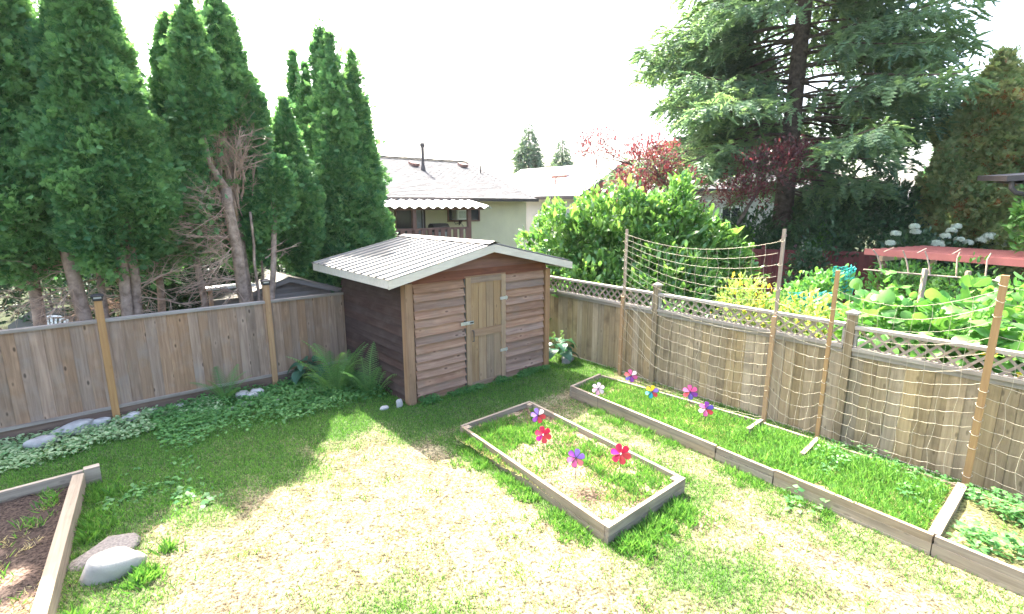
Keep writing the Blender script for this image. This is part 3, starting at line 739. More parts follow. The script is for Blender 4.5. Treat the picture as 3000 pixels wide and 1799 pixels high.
def net(name, label, t0, t1, o0, o1, rows, ncol, zf, seed, rad=.0024):
    """square-mesh cord net between two stakes: zf(u, row fraction) is the height"""
    rr = random.Random(seed)
    rt = thing(name, label, "garden net", RW((t0 + t1) / 2, (o0 + o1) / 2), RA, "bean nets strung between the stakes")
    ox, oy = (t0 + t1) / 2, -(o0 + o1) / 2
    def pt(u, q):
        belly = .05 * math.sin(math.pi * u) * math.sin(5 * q + seed)
        return Vector((t0 + (t1 - t0) * u - ox + .012 * math.sin(q * 23 + u * 9), -(o0 + (o1 - o0) * u) - oy - belly, zf(u, q)))
    for i in range(rows):
        q = i / (rows - 1)
        pts = []
        for j in range(ncol * 2 + 1):
            u = j / (ncol * 2); p = pt(u, q)
            if j % 2 and 0 < j: p.z -= .006 * (1 + rr.random()) * (1.4 - q)
            pts.append(p)
        MB().tube(pts, rad * rr.uniform(.8, 1.15), n=5, cap=False).build("cord", M['cord'], rt)
    for j in range(1, ncol):
        u = j / ncol
        MB().tube([pt(u + .006 * math.sin(i * 2.1 + j), i / (rows - 1)) for i in range(rows)], rad * .75, n=4, cap=False).build("cord", M['cord'], rt)
    return rt
def z1(u, q):
    L = .38 + 2.25 * max(q, .0) ** .62; Rr = .16 + 2.48 * q
    s = (1 - u) * L + u * Rr
    sag = (.30 - .12 * q) * 4 * u * (1 - u) + .22 * math.exp(-((u - .3) / .16) ** 2) * (1 - q) ** 2
    return max(s - sag * (.5 if q < .08 else 1), .07 + .05 * q)
def z2(u, q): return (.12 + 1.55 * q) * (1 - u) + (.14 + 1.5 * q) * u - .22 * 4 * u * (1 - u) * (1 - q) + .4 * (1 - u) * q * .4
def z3(u, q): return (.14 + 1.95 * q) - .12 * 4 * u * (1 - u) * (.5 + q) + .18 * u * q
def z4(u, q): return (.3 + 2.0 * q) - .15 * u * (1 - q) * 2 - .1 * u * q
net("garden_net", "saggy square-mesh bean net between the stakes closest to the shed", 1.66, 4.36, .235, .36, 17, 15, z1, 1, .0022)
net("garden_net", "narrow drooping bean net beside the short thin stake", 4.40, 5.06, .35, .35, 11, 5, z2, 2)
net("garden_net", "taut square-mesh bean net in front of the capped fence post", 5.10, 6.54, .35, .36, 14, 9, z3, 3, .0022)
net("garden_net", "faint bean net continuing past the thick stake", 6.60, 8.1, .33, .30, 13, 9, z4, 4, .002)

# ------------------------------------------------------------------ pinwheel flowers
PC = {'lilac': (.42, .25, .68), 'purple': (.38, .08, .45), 'pink': (.75, .17, .38), 'white': (.85, .74, .74), 'red': (.72, .09, .1), 'crimson': (.62, .03, .1), 'magenta': (.6, .02, .32),
      'violet': (.2, .14, .5), 'yellow': (.85, .68, .03), 'teal': (.03, .42, .5), 'green': (.15, .55, .42), 'salmon': (.8, .28, .28), 'palepink': (.85, .5, .62)}
PM = {}
for k_, c_ in PC.items():
    m, nt, b_ = newmat("petal " + k_); b_.inputs["Base Color"].default_value = (*c_, 1); b_.inputs["Roughness"].default_value = .6
    tr = nt.nodes.new("ShaderNodeBsdfTranslucent"); tr.inputs[0].default_value = (*c_, 1); mx = nt.nodes.new("ShaderNodeMixShader"); mx.inputs[0].default_value = .45
    nt.links.new(b_.outputs[0], mx.inputs[1]); nt.links.new(tr.outputs[0], mx.inputs[2]); nt.links.new(mx.outputs[0], nt.nodes["Material Output"].inputs[0]); PM[k_] = m
def petal_outline(k=14):
    pts = []
    for i in range(k):
        t = 2 * math.pi * i / k
        yy_ = .5 - .5 * math.cos(t); w_ = math.sin(t) * (.1 + .33 * yy_)
        pts.append((w_ * .088 * 1.15, .008 + yy_ * .092))
    return pts
PO = petal_outline()
pv = [(x, -.012 * math.sin(math.pi * min(1, z / .1)) * (1 if x < 0 else -.2) + .14 * x, z) for x, z in PO]
cpt = (0, -.004, .055)
def petal_mesh():
    m = MB(); nP = len(pv)
    m.add(pv + [cpt] + [(x, y + .0015, z) for x, y, z in pv] + [(cpt[0], cpt[1] + .0015, cpt[2])],
          [(i, (i + 1) % nP, nP) for i in range(nP)] + [(nP + 1 + (i + 1) % nP, nP + 1 + i, 2 * nP + 1) for i in range(nP)])
    return m.mesh("petal", True)
pmesh = {k_: petal_mesh() for k_ in PC}
rim_me = MB().tube(pv + [pv[0]], .0016, n=4, cap=False).mesh("petal_rim")
def pinwheel(a, b, zh, cols, label, roll=0.0, face=0.0, rimmat='black', size=1.0):
    base = W(a, b, .1)
    fz = math.atan2(-base.x, base.y) + face     # face roughly the house the yard belongs to
    t = thing("pinwheel_flower", label, "pinwheel", base, fz, "pinwheel flowers stuck in the raised beds")
    h = zh - .1
    MB().tube([(0, .012, -.08), (0, .012, h)], .0028, n=6).build("stem", M['black'], t)
    MB().tube([(0, .014, h), (0, -.02, h)], .007, n=8).build("hub", M['black'] if rimmat == 'black' else M['awning'], t)
    for i, c_ in enumerate(cols):
        an = roll + 2 * math.pi * i / 6
        rot = (Matrix.Rotation(R(-28), 4, 'X') @ Matrix.Rotation(an, 4, 'Y')).to_euler()
        p = inst("petal", pmesh[c_], PM[c_], t, (0, -.006, h), rot, size)
        r_o = inst("petal_rim", rim_me, M['black'] if rimmat == 'black' else PM['crimson'], p)
    leaf = MB().add([(0, 0, h * .25), (.035, .004, h * .42), (.012, .002, h * .55), (0, .001, h * .35)], [(0, 1, 2, 3)]).add([(0, 0, h * .2), (-.03, .004, h * .4), (-.01, .002, h * .5), (0, .001, h * .3)], [(0, 1, 2, 3)])
pinwheel(.50, -2.36, .46, ['lilac', 'white', 'red', 'red', 'purple', 'lilac'], "purple and red pinwheel flower at the shed end of the short bed", -.3, .1)
pinwheel(.16, -2.80, .46, ['crimson', 'crimson', 'red', 'red', 'magenta', 'crimson'], "crimson pinwheel flower with one magenta petal directly before the purple and red one", -.2, 0, 'red')
pinwheel(.03, -3.43, .46, ['lilac', 'lilac', 'salmon', 'pink', 'pink', 'purple'], "lilac and pink pinwheel flower on the bare soil of the short bed", .2)
pinwheel(.45, -3.70, .47, ['crimson', 'crimson', 'red', 'red', 'crimson', 'magenta'], "crimson pinwheel flower above the tall grass of the short bed", -.3, 0, 'red', 1.1)
pinwheel(1.97, -2.14, .40, ['white', 'white', 'white', 'palepink', 'palepink', 'white'], "pale white and pink pinwheel flower at the corner of the long bed", .1)
pinwheel(2.69, -2.21, .46, ['pink', 'white', 'pink', 'purple', 'violet', 'red'], "pink, white and blue-violet pinwheel flower beside the first net stake", -.25, 0, 'black', 1.05)
pinwheel(2.38, -2.80, .44, ['yellow', 'lilac', 'red', 'teal', 'green', 'yellow'], "yellow and teal pinwheel flower in the long bed", .15)
pinwheel(2.69, -3.23, .48, ['pink', 'pink', 'purple', 'violet', 'red', 'pink'], "pink pinwheel flower with one violet petal under the saggy net", -.15, 0, 'black', 1.1)
pinwheel(2.31, -3.68, .47, ['purple', 'violet', 'red', 'pink', 'white', 'pink'], "purple and violet pinwheel flower near the half divider of the long bed", .05)

# ------------------------------------------------------------------ rocks
def rock(name, loc, s, rz, seed, mat, label, parent=None, group=None, nz=10, flat=.0):
    r = np.random.default_rng(seed); V = []; F = []; nu, nv = 14, 9
    ph = r.uniform(0, 6.28, 8); am = r.uniform(.05, .16, 8)
    for j in range(nv + 1):
        th = math.pi * j / nv
        for i in range(nu):
            p = 2 * math.pi * i / nu; x, y, z = math.sin(th) * math.cos(p), math.sin(th) * math.sin(p), math.cos(th)
            q = 1 + am[0] * math.sin(2 * x * 2 + ph[0]) + am[1] * math.sin(3 * y + ph[1]) + am[2] * math.sin(4 * z + 2 * x + ph[2]) + am[3] * .6 * math.sin(7 * x - 5 * y + ph[3])
            z2_ = z * q; z2_ = min(z2_, .8 - flat)
            V.append((x * q * s[0], y * q * s[1], z2_ * s[2]))
    for j in range(nv):
        for i in range(nu): F.append((j * nu + i, (j + 1) * nu + i, (j + 1) * nu + (i + 1) % nu, j * nu + (i + 1) % nu))
    o = MB().add(V, F).build(name, M[mat], parent, loc, (0, 0, rz), True)
    if label: tag(o, label, "rock", group)
    return o
rock("boulder", W(-3.84, -1.64, .06), (.21, .15, .17), YA - .2, 2, 'whiterock', "white boulder lying against the timber of the bare-soil bed")
rock("stepping_stone", W(-3.86, -1.28, .02), (.27, .2, .07), YA + .2, 3, 'aggregate', "flat pebbly concrete slab behind the white boulder", flat=.2)
rl = [(-1.95, 2.03, .14, .1, .09, "larger of the pale rocks piled by the small fern"), (-1.73, 2.06, .1, .08, .075, "white rock with a dark top piled by the small fern"), (-1.84, 1.9, .09, .085, .08, "squarish tan rock piled by the small fern"),
      (-1.98, 1.66, .1, .06, .05, "flat pale rock before the pile by the small fern"), (-1.55, 1.5, .06, .05, .04, "small tan pebble amid the ground cover"), (-2.2, 1.6, .09, .06, .035, "half-sunk grey rock before the small fern"),
      (-1.0, 1.72, .1, .05, .04, "thin grey stone before the broad-leaved hosta"), (-.2, .03, .05, .05, .09, "small upright whitish stone at the corner of the shed"), (-.42, .1, .07, .05, .04, "little grey stone beside the upright whitish stone"),
      (-4.05, 2.17, .24, .13, .1, "big pale rock against the left fence in variegated ground cover"), (-4.37, 1.92, .2, .12, .09, "cracked grey rock lower down in the variegated ground cover"), (-3.78, 2.2, .13, .08, .08, "rounded grey rock left of the orange post base"),
      (-3.4, 2.16, .14, .09, .08, "grey rock right of the orange post base"), (-3.15, 2.19, .1, .07, .07, "dark rounded rock along the kick board"), (-2.8, 2.2, .11, .07, .06, "pale rock along the kick board before the small fern"), (3.45, -.12, .17, .1, .09, "grey lichened rock below the hosta by the lattice fence")]
for i, (a, b, x, y, z, lb) in enumerate(rl): rock("rock", W(a, b, z * .8), (x, y, z), YA + random.uniform(-.4, .4), 20 + i, 'rock', lb)

# ------------------------------------------------------------------ ferns, hostas
def frond_mesh(L, droop, seed):
    r = random.Random(seed); m = MB(); n_ = 26; pts = []
    for i in range(n_ + 1):
        s_ = i / n_; an = R(78) - droop * s_ ** 1.4
        if i == 0: p = Vector((0, 0, 0))
        else: p = pts[-1] + Vector((math.cos(an), 0, math.sin(an))) * (L / n_)
        pts.append(p)
    m.tube(pts, .006, .0015, n=4)
    for i in range(3, n_):
        s_ = i / n_; w_ = .2 * L * (math.sin(math.pi * min(1, (s_ - .02) * .98)) ** .7) * (1.12 - .55 * s_)
        d = (pts[i + 1] - pts[i]).normalized(); up = Vector((-d.z, 0, d.x))
        for sg in (-1, 1):
            dr_ = (Vector((0, sg, 0)) * .93 + d * .38 + up * r.uniform(-.05, .1)).normalized()
            k2 = 6
            wid = L / n_ * 1.02
            for q in range(k2):
                t0, t1 = q / k2, (q + .92) / k2; tp = (1 - t0) ** .8
                b0 = pts[i] + dr_ * w_ * t0 - up * (.25 * w_ * t0 * t0); b1 = pts[i] + dr_ * w_ * t1 - up * (.25 * w_ * t1 * t1)
                m.add([b0, b1, b0 * .4 + b1 * .6 + d * wid * .55 * tp, b0 * .4 + b1 * .6 - d * wid * .45 * tp], [(0, 3, 1), (0, 1, 2)])
    return m.mesh("frond")
FRM = [frond_mesh(1.0, R(52), 1), frond_mesh(.9, R(70), 2), frond_mesh(.66, R(95), 3)]
def fern(a, b, label, n_, smin, smax, seed, spread=.1, dirs=None):
    r = random.Random(seed); t = thing("fern", label, "fern", W(a, b, .0), 0)
    for i in range(n_):
        an = 2 * math.pi * i / n_ + r.uniform(-.35, .35)
        if dirs: an = dirs[0] + (i / max(1, n_ - 1) - .5) * dirs[1] + r.uniform(-.2, .2)
        inst("frond", FRM[r.choice((0, 0, 1, 2))], M['fern'], t, (spread * math.cos(an) * r.random(), spread * math.sin(an) * r.random(), -.02), (r.uniform(-.15, .15), r.uniform(-.22, .25), an), r.uniform(smin, smax))
    return t
fern(-.7, 1.3, "tall bright ostrich fern leaning from the dark side wall of the shed", 15, .85, 1.2, 4, .2)
fern(-.3, .85, "sprawling fern with browning base close to the shed corner", 12, .65, 1.0, 5, .16)
fern(-2.2, 2.03, "small solitary fern in front of the board fence", 10, .5, .72, 6, .08)
def hosta_leaf(seed):
    r = random.Random(seed); m = MB(); V = []; F = []; nL, nW = 8, 4
    for i in range(nL + 1):
        s_ = i / nL; w_ = .5 * math.sin(math.pi * s_ ** .75) ** .85 * .8 + (.02 if i == 0 else 0)
        for j in range(-nW, nW + 1):
            q = j / nW; V.append((s_, q * w_, .28 * math.sin(math.pi * s_ * .6) - .35 * s_ * s_ + .1 * abs(q) * math.sin(math.pi * s_) + .012 * math.cos(q * 12)))
    k = 2 * nW + 1
    for i in range(nL):
        for j in range(2 * nW): F.append((i * k + j, (i + 1) * k + j, (i + 1) * k + j + 1, i * k + j + 1))
    m.add(V, F); m.tube([(-.6, 0, -.55), (-.25, 0, -.1), (0, 0, 0), (.2, 0, .12)], .014, n=4); return m.mesh("leaf", True)
HL = [hosta_leaf(1), hosta_leaf(2)]
def hosta(a, b, label, n_, s0, s1, seed, zc=.1, flower=False):
    r = random.Random(seed); t = thing("hosta", label, "hosta", W(a, b, 0), 0)
    for i in range(n_):
        an = i * 2.4 + r.uniform(-.3, .3); ring = i / n_; rr = .06 + .1 * ring; sc = r.uniform(s0, s1)
        inst("leaf", HL[i % 2], M['hosta'], t, (rr * math.cos(an), rr * math.sin(an), zc + (1 - ring) * .28 + .12), (r.uniform(-.3, .3), r.uniform(-.1, .5) + ring * .35, an), sc)
    if flower:
        for q in range(3):
            x = r.uniform(-.12, .12); y = r.uniform(-.1, .1); hh = r.uniform(.5, .66)
            MB().tube([(x * .4, y * .4, .05), (x, y, hh)], .005, .003, 5).build("stem", M['fern'], t)
            m = MB()
            for k_ in range(26):
                an = r.uniform(0, 6.28); z = hh - .2 * r.random(); rr = .035 * r.random() + .008; p = Vector((x + rr * math.cos(an), y + rr * math.sin(an), z))
                m.add([p, p + Vector((.018, .004, .012)), p + Vector((.004, .016, .016))], [(0, 1, 2)]).add([p, p + Vector((-.016, .004, .014)), p + Vector((.004, -.016, .016))], [(0, 1, 2)])
            m.build("flower_spike", M['yellow'] if q else M['petalw'], t)
    return t
hosta(-.85, 2.05, "blue-green hosta standing against the board fence beside the tall fern", 13, .24, .34, 3, .05)
hosta(3.38, .03, "hosta with blossom spikes in the corner between shed and lattice fence", 14, .24, .34, 8, .05, True)

# ------------------------------------------------------------------ ground cover
LF4V = np.array([(0, 0, 0), (-.32, .5, .1), (.32, .5, .1), (0, 1, 0)]); LF4F = np.array([(0, 2, 1), (1, 2, 3)])
def ground_cover(name, label, mat, n_, alo, ahi, blo, bhi, size, seed, test, zmax=.1, kind=True):
    r = np.random.default_rng(seed); a = r.uniform(alo, ahi, n_); b = r.uniform(blo, bhi, n_); k = test(a, b); a = a[k]; b = b[k]; n_ = len(a)
    P = np.column_stack([S0[0] + a * E1[0] + b * E2[0], S0[1] + a * E1[1] + b * E2[1], .015 + zmax * r.random(n_) ** .8 * (.4 + .9 * vnoise(a * 4, b * 4, seed))])
    th = r.uniform(0, 6.28, n_); D = np.column_stack([np.cos(th), np.sin(th), r.uniform(-.5, .4, n_)]); Nn = np.column_stack([r.normal(0, .35, n_), r.normal(0, .35, n_), np.ones(n_)])
    V, F, T = scatter(LF4V, LF4F, P, D, Nn, r.uniform(.7, 1.3, n_) * size, r.random(n_))
    return tag(inst(name, npmesh(name, V, F, T), M[mat]), label, "ground cover", None, "stuff")
def nz_(a, b, s_): return vnoise(a * 2, b * 2, s_)
ground_cover("ground_cover", "dark green creeping leaves carpeting the shade before the ferns", 'cover', 11500, -3.2, .05, .55, 2.3, .055, 3, lambda a, b: (b + .7 * nz_(a, b, 8) - .18 * np.abs(a + 1.2) - .9 + .9 * (np.random.default_rng(4).random(len(a)) - .5) > .1), .13)
ground_cover("ground_cover", "variegated pale-edged ground cover along the foot of the left fence", 'variegated', 9000, -6.2, -2.3, 1.2, 2.3, .055, 4, lambda a, b: b + .5 * nz_(a, b, 9) > 1.75 - .25 * (a < -3.9) + .25 * (a > -3.2))
ground_cover("ground_cover", "low weeds hugging the bottom lap boards of the shed", 'cover', 3500, .05, 3.0, -.22, -.02, .045, 5, lambda a, b: nz_(a * 2, b, 4) > .35, .09)
ground_cover("ground_cover", "clover-like leaves filling the far end of the long bed past the thick divider", 'cover', 9000, 1.5, 3.1, -8.4, -6.2, .06, 6, lambda a, b: tB(a, b) & (nz_(a, b, 3) + nz_(a * 2.5, b * 2.5, 6) > .75), .26)
ground_cover("ground_cover", "small weeds trailing over the back corner of the long bed", 'cover', 1600, 2.3, 3.25, -6.1, -4.9, .05, 7, lambda a, b: nz_(a, b, 13) + .5 * (a - 2.3) > .6, .24)
ground_cover("ground_cover", "broad-leaf weeds flat in the lawn between bed and boulder", 'cover', 1800, -3.9, -2.9, -1.1, .4, .07, 10, lambda a, b: (nz_(a * 1.7, b * 1.7, 14) - .5) * 1.2 > np.random.default_rng(3).random(len(a)) ** .7, .04)
ground_cover("ground_cover", "pale strappy weed against the timber of the long bed", 'cover', 45, 1.5, 1.85, -5.35, -4.95, .07, 12, lambda a, b: a < bedB_front(b) - .02, .12)
# ------------------------------------------------------------------ trees
def branchlets(m, start, d, L, r0, depth, rr, droop=.0, curl=.5, nseg=5):
    pts = [Vector(start)]; d = Vector(d).normalized()
    for i in range(nseg):
        d = (d + Vector((rr.uniform(-1, 1), rr.uniform(-1, 1), rr.uniform(-1, 1) - droop)) * curl / nseg * 1.6).normalized()
        pts.append(pts[-1] + d * (L / nseg))
    m.tube(pts, r0, r0 * .35, n=4 if r0 < .02 else 6, cap=False)
    if depth > 0:
        for i in range(2, nseg + 1):
            for q in range(2 if depth > 1 else 1):
                dd = (d + Vector((rr.uniform(-1, 1), rr.uniform(-1, 1), rr.uniform(-.8, .8)))).normalized()
                branchlets(m, pts[i - 1], dd, L * rr.uniform(.35, .6), r0 * .5, depth - 1, rr, droop, curl, 4)
SPV = []; SPF = []
for q, (an, ln) in enumerate([(-.95, .6), (-.45, .85), (0, 1.0), (.48, .82), (.98, .62)]):
    c_, s_ = math.cos(an), math.sin(an); i0 = len(SPV); w_ = .16
    SPV += [(0, 0, 0), (s_ * ln - c_ * w_, c_ * ln + s_ * w_, .12), (s_ * ln * .9 + c_ * w_, c_ * ln * .9 - s_ * w_, -.06 + .1 * (q % 2))]
    SPF += [(i0, i0 + 2, i0 + 1)]
SPV = np.array(SPV); SPF = np.array(SPF)
def cedar_crown(ax, ay, z0, z1, prof, nb, ns, seed, zbot=None, size=.095, view=True, bough=.15, core=.7):
    r = np.random.default_rng(seed)
    pf = np.array([p[0] for p in prof]); pr = np.array([p[1] for p in prof]); ph = r.uniform(0, 6.28, 8)
    def rad(th, z):
        R_ = np.interp((z - z0) / (z1 - z0), pf, pr)
        return R_ * (1 + .10 * np.sin(3 * th + 1.7 * z + ph[0]) + .08 * np.sin(5 * th - 2.6 * z + ph[1]) + .06 * np.sin(2 * th + 5 * z + ph[2]))
    zs = np.linspace(0, 1, 400); w = np.interp(zs, pf, pr) + .04; cw = np.cumsum(w); cw /= cw[-1]
    f = np.interp(r.random(nb), cw, zs); th = r.uniform(0, 2 * np.pi, nb)
    z = z0 + (z1 - z0) * f
    if view:   # the side turned away from the yard carries fewer boughs
        va = math.atan2(-ay, -ax); away = np.cos(th - va) < -.25
        k = ~away | (r.random(nb) < .5); th = th[k]; z = z[k]
    if zbot is not None:
        k = z > zbot(th) + r.normal(0, .12, len(z)); th = th[k]; z = z[k]
    nb = len(th)
    o = np.column_stack([np.cos(th), np.sin(th), np.zeros(nb)]); t = np.column_stack([-np.sin(th), np.cos(th), np.zeros(nb)])
    bt = np.clip(r.normal(.45, .22, nb), 0, 1); bs = r.uniform(.7, 1.25, nb)
    O = np.repeat(o, ns, 0); T_ = np.repeat(t, ns, 0); TH = np.repeat(th, ns); Zc = np.repeat(z, ns); BS = np.repeat(bs, ns); n_ = nb * ns
    u = r.normal(0, bough, n_) * BS; w = r.normal(0, bough * 1.15, n_) * BS
    u = u * np.clip(rad(TH, np.minimum(Zc, z1 - .02)) / .4, .1, 1); zz = np.clip(Zc + w, z0 - .25, z1)
    Rr = rad(TH, np.minimum(zz, z1 - .02)) ; bl = np.repeat(r.normal(.03, .05, nb), ns)
    rr = Rr - .07 + bl - 2.4 * (u * u + w * w) / BS - np.abs(r.normal(0, .05, n_))
    rr = np.maximum(rr, .0)
    P = np.column_stack([ax + O[:, 0] * rr + T_[:, 0] * u, ay + O[:, 1] * rr + T_[:, 1] * u, zz])
    D = O * .75 + T_ * (u / bough * .45)[:, None] + np.array([0, 0, 1.0]) * (.28 + w / bough * .35)[:, None] + r.normal(0, .38, (n_, 3))
    Nn = T_ * r.normal(0, 1, n_)[:, None] + np.array([0, 0, 1.0]) * r.normal(.6, .7, n_)[:, None] + r.normal(0, .3, (n_, 3))
    V, F, T = scatter(SPV, SPF, P, D, Nn, r.uniform(.65, 1.25, n_) * size, np.clip(np.repeat(bt, ns) + r.normal(0, .2, n_), 0, 1))
    geo = [(V, F, T)]
    # inner foliage mass
    k1, k2 = 18, 12; cv = []
    for i in range(k1 + 1):
        zc = z0 + .35 + (z1 - z0 - .5) * i / k1
        for j in range(k2):
            a_ = 2 * math.pi * j / k2; q = float(rad(np.array(a_), np.array(zc))) * core
            if zbot is not None and zc < float(zbot(np.array([a_]))[0]) + .2: q = .04
            cv.append((ax + q * math.cos(a_), ay + q * math.sin(a_), zc))
    cf = []
    for i in range(k1):
        for j in range(k2):
            i0 = i * k2 + j; i1 = i * k2 + (j + 1) % k2; cf += [(i0, i1, i1 + k2), (i0, i1 + k2, i0 + k2)]
    geo.append((np.array(cv), np.array(cf), np.full(len(cv), .2)))
    return cat_geo(geo)
def crown_obj(root, geo, mat, name="crown"):
    V, F, T = geo; V = V - np.array(root.location)
    return inst(name, npmesh(name, V, F, T), M[mat], root)
def trunk_obj(root, pts, r0, r1, mat='bark', name="trunk"):
    m = MB(); lo = Vector(root.location); pts = [Vector(p) - lo for p in pts]
    fine = []; rr = random.Random(int(abs(pts[-1].x * 1000)) + 3)
    for i in range(len(pts) - 1):
        for k_ in range(5): fine.append(pts[i].lerp(pts[i + 1], k_ / 5) + Vector((rr.uniform(-.012, .012), rr.uniform(-.012, .012), 0)))
    fine.append(pts[-1])
    m.tube(fine, r0, r1, n=10); return m.build(name, M[mat], root, smooth=True)

CG = "columnar cedars behind the board fence"
def const(v): return lambda th: np.full(np.shape(th), v)
def lobed(v, amp, ph): return lambda th: v + amp * np.sin(2 * th + ph) + amp * .6 * np.sin(5 * th + ph * 2)
def cedar(label, a, b, z0, z1, prof, nb, ns, seed, trunks, zbot=None, group=CG, size=.095, **kw):
    p = W(a, b); t = thing("cedar_tree", label, "tree", p, 0, group)
    for (q0, q1, ra, rb) in trunks: trunk_obj(t, [W(*q0), W((q0[0] + q1[0]) / 2 + .02, (q0[1] + q1[1]) / 2, (q0[2] + q1[2]) / 2), W(*q1)], ra, rb)
    crown_obj(t, cedar_crown(p.x, p.y, z0, z1, prof, nb, ns, seed, zbot, size, **kw), 'cedar'); return t
P2 = [(0, .68), (.18, .92), (.35, .84), (.6, .6), (.78, .42), (.92, .24), (1, .03)]
cedar("cedar at the frame of the yard by the plastic chair, partly behind the next cedar", -4.2, 3.85, 2.1, 7.7, P2, 420, 100, 101, [((-4.3, 3.7, -.05), (-4.2, 3.85, 5), .1, .03)], lobed(2.35, .25, 1))
c2 = cedar("widest cedar, bushy down to a skirt above four bare trunks", -3.2, 3.4, 2.2, 7.0, P2, 560, 110, 102,
      [((-3.66, 3.25, -.05), (-3.86, 3.3, 3.1), .105, .085), ((-3.52, 3.35, -.05), (-3.46, 3.45, 3.2), .06, .04), ((-3.3, 3.2, -.05), (-3.16, 3.22, 3.2), .085, .07), ((-3.16, 3.28, -.05), (-3.02, 3.3, 3.2), .085, .065), ((-3.3, 3.4, 2.6), (-3.3, 3.4, 6.2), .06, .02)], lobed(2.62, .3, 2.2))
cedar("lower cedar squeezed behind the widest cedar", -2.66, 4.1, 2.0, 4.7, [(0, .5), (.25, .66), (.6, .42), (1, .04)], 200, 90, 103, [((-2.7, 4.1, -.05), (-2.62, 4.15, 4), .08, .03)], lobed(2.3, .25, .6))
c3 = cedar("slim pointed cedar with lit tip above the bare branches", -1.88, 3.3, 2.7, 6.28, [(0, .42), (.2, .46), (.45, .46), (.7, .36), (.88, .22), (1, .03)], 330, 95, 104,
      [((-1.44, 3.3, -.05), (-1.62, 3.2, 3.4), .115, .085)], lambda th: 3.0 + 1.5 * np.clip(np.cos(th - YA + .5) * 1.3 + .95, 0, 1))
cedar("shorter twin cedar top behind the slim pointed cedar", -2.12, 3.75, 2.4, 6.1, [(0, .4), (.3, .44), (.65, .36), (.9, .2), (1, .03)], 200, 85, 105, [((-2.0, 3.6, -.05), (-2.3, 3.7, 5), .07, .03)], lobed(2.5, .3, 1.2))
c4 = cedar("tall cedar with a hollow of dead brown branches in its lower front", -1.33, 3.95, 1.9, 6.75, [(0, .5), (.2, .66), (.45, .7), (.7, .5), (.88, .28), (1, .03)], 430, 95, 106,
      [((-1.36, 3.42, -.05), (-1.42, 3.7, 3.6), .09, .065), ((-1.3, 3.3, -.05), (-1.25, 3.3, 3.0), .03, .022), ((-1.42, 3.7, 3.5), (-1.42, 3.95, 6), .06, .02)],
      lambda th: 2.1 + 2.5 * np.clip(np.cos(th - math.atan2(-9, 4.4)) * 1.9 - .1, 0, 1))
c5 = cedar("short full cedar with a lit edge, leaning from the same stools as the dead branches", -.25, 4.11, 2.0, 5.12, [(0, .3), (.15, .5), (.42, .6), (.58, .42), (.7, .28), (.85, .15), (1, .03)], 340, 95, 107,
      [((-1.24, 3.25, -.05), (-.8, 3.32, 3.2), .06, .045), ((-.8, 3.32, 3.1), (-.35, 3.95, 3.5), .045, .02)], lobed(2.15, .2, .4))
crown_obj(c5, cedar_crown(W(-.7, 3.4).x, W(-.7, 3.4).y, 2.95, 3.95, [(0, .12), (.4, .3), (.8, .22), (1, .05)], 60, 80, 109, None, .095, core=.5), 'cedar', "bough")
# small hanging bough lobes of the tall cedar, right of the hollow
cedar("small cedar shoot filling the gap between hollow and short cedar", -1.02, 3.6, 2.3, 3.9, [(0, .2), (.4, .36), (.8, .25), (1, .05)], 80, 80, 108, [((-1.2, 3.5, -.05), (-1.02, 3.6, 3.4), .03, .015)])
# dead branches as parts of their trees
def deadwood(root, n_, zf, af, L, seed, name="dead_branch", r0=.011, dirf=None, depth=2):
    rr = random.Random(seed); lo = Vector(root.location)
    for i in range(n_):
        a_, b_, z_ = af(rr), 0, 0
        m = MB(); p = W(*a_) - lo; d = dirf(rr)
        branchlets(m, (0, 0, 0), d, L * rr.uniform(.6, 1.2), r0 * rr.uniform(.7, 1.3), depth, rr, .1, .42)
        m.build(name, M['twig'], root, p)
V3 = lambda da, db, dz: (da * E1[0] + db * E2[0], da * E1[1] + db * E2[1], dz)
deadwood(c4, 44, None, lambda r: (r.uniform(-1.95, -1.15), r.uniform(3.3, 3.75), r.uniform(2.9, 3.9)), .85, 5, dirf=lambda r: V3(r.uniform(-.4, .4), r.uniform(-.4, .2), r.uniform(.8, 1.4)))
deadwood(c3, 34, None, lambda r: (lambda z: (-1.44 - .05 * z, 3.27, z))(r.uniform(1.5, 3.4)), .85, 6, dirf=lambda r: V3(r.uniform(-1.1, -.4), r.uniform(-.6, .3), r.uniform(-.5, .5)))
trunk_obj(c3, [W(-1.6, 3.21, 3.36), W(-1.72, 3.18, 3.55), W(-1.86, 3.15, 3.85), W(-1.9, 3.13, 4.5)], .07, .035, 'bark', "limb")
trunk_obj(c4, [W(-1.42, 3.65, 3.45), W(-1.3, 3.6, 3.7), W(-1.28, 3.6, 4.6)], .04, .025, 'bark', "limb")
for q_ in range(5):
    aq = -1.75 + q_ * .12
    trunk_obj(c4, [W(-1.5 + q_ * .04, 3.5, 2.7 + .12 * q_), W(aq, 3.42, 3.5), W(aq + .05 * (q_ % 2), 3.4, 4.3 + .1 * (q_ % 3))], .026, .01, 'twig', "stem")
deadwood(c2, 44, None, lambda r: r.choice([(-3.74, 3.27), (-3.05, 3.3), (-3.1, 3.3), (-3.5, 3.4)]) + (r.uniform(.7, 2.9),), .95, 7, dirf=lambda r: V3(r.choice((-1, 1, -1)) * r.uniform(.3, 1.1), r.uniform(-.3, .8), r.uniform(-.35, .35)))
deadwood(c5, 5, None, lambda r: (-1.1 + r.uniform(-.03, .2), 3.28, r.uniform(1.8, 3.0)), .45, 8, dirf=lambda r: V3(r.uniform(.3, 1), r.uniform(-.4, .2), r.uniform(.2, .6)), depth=1)

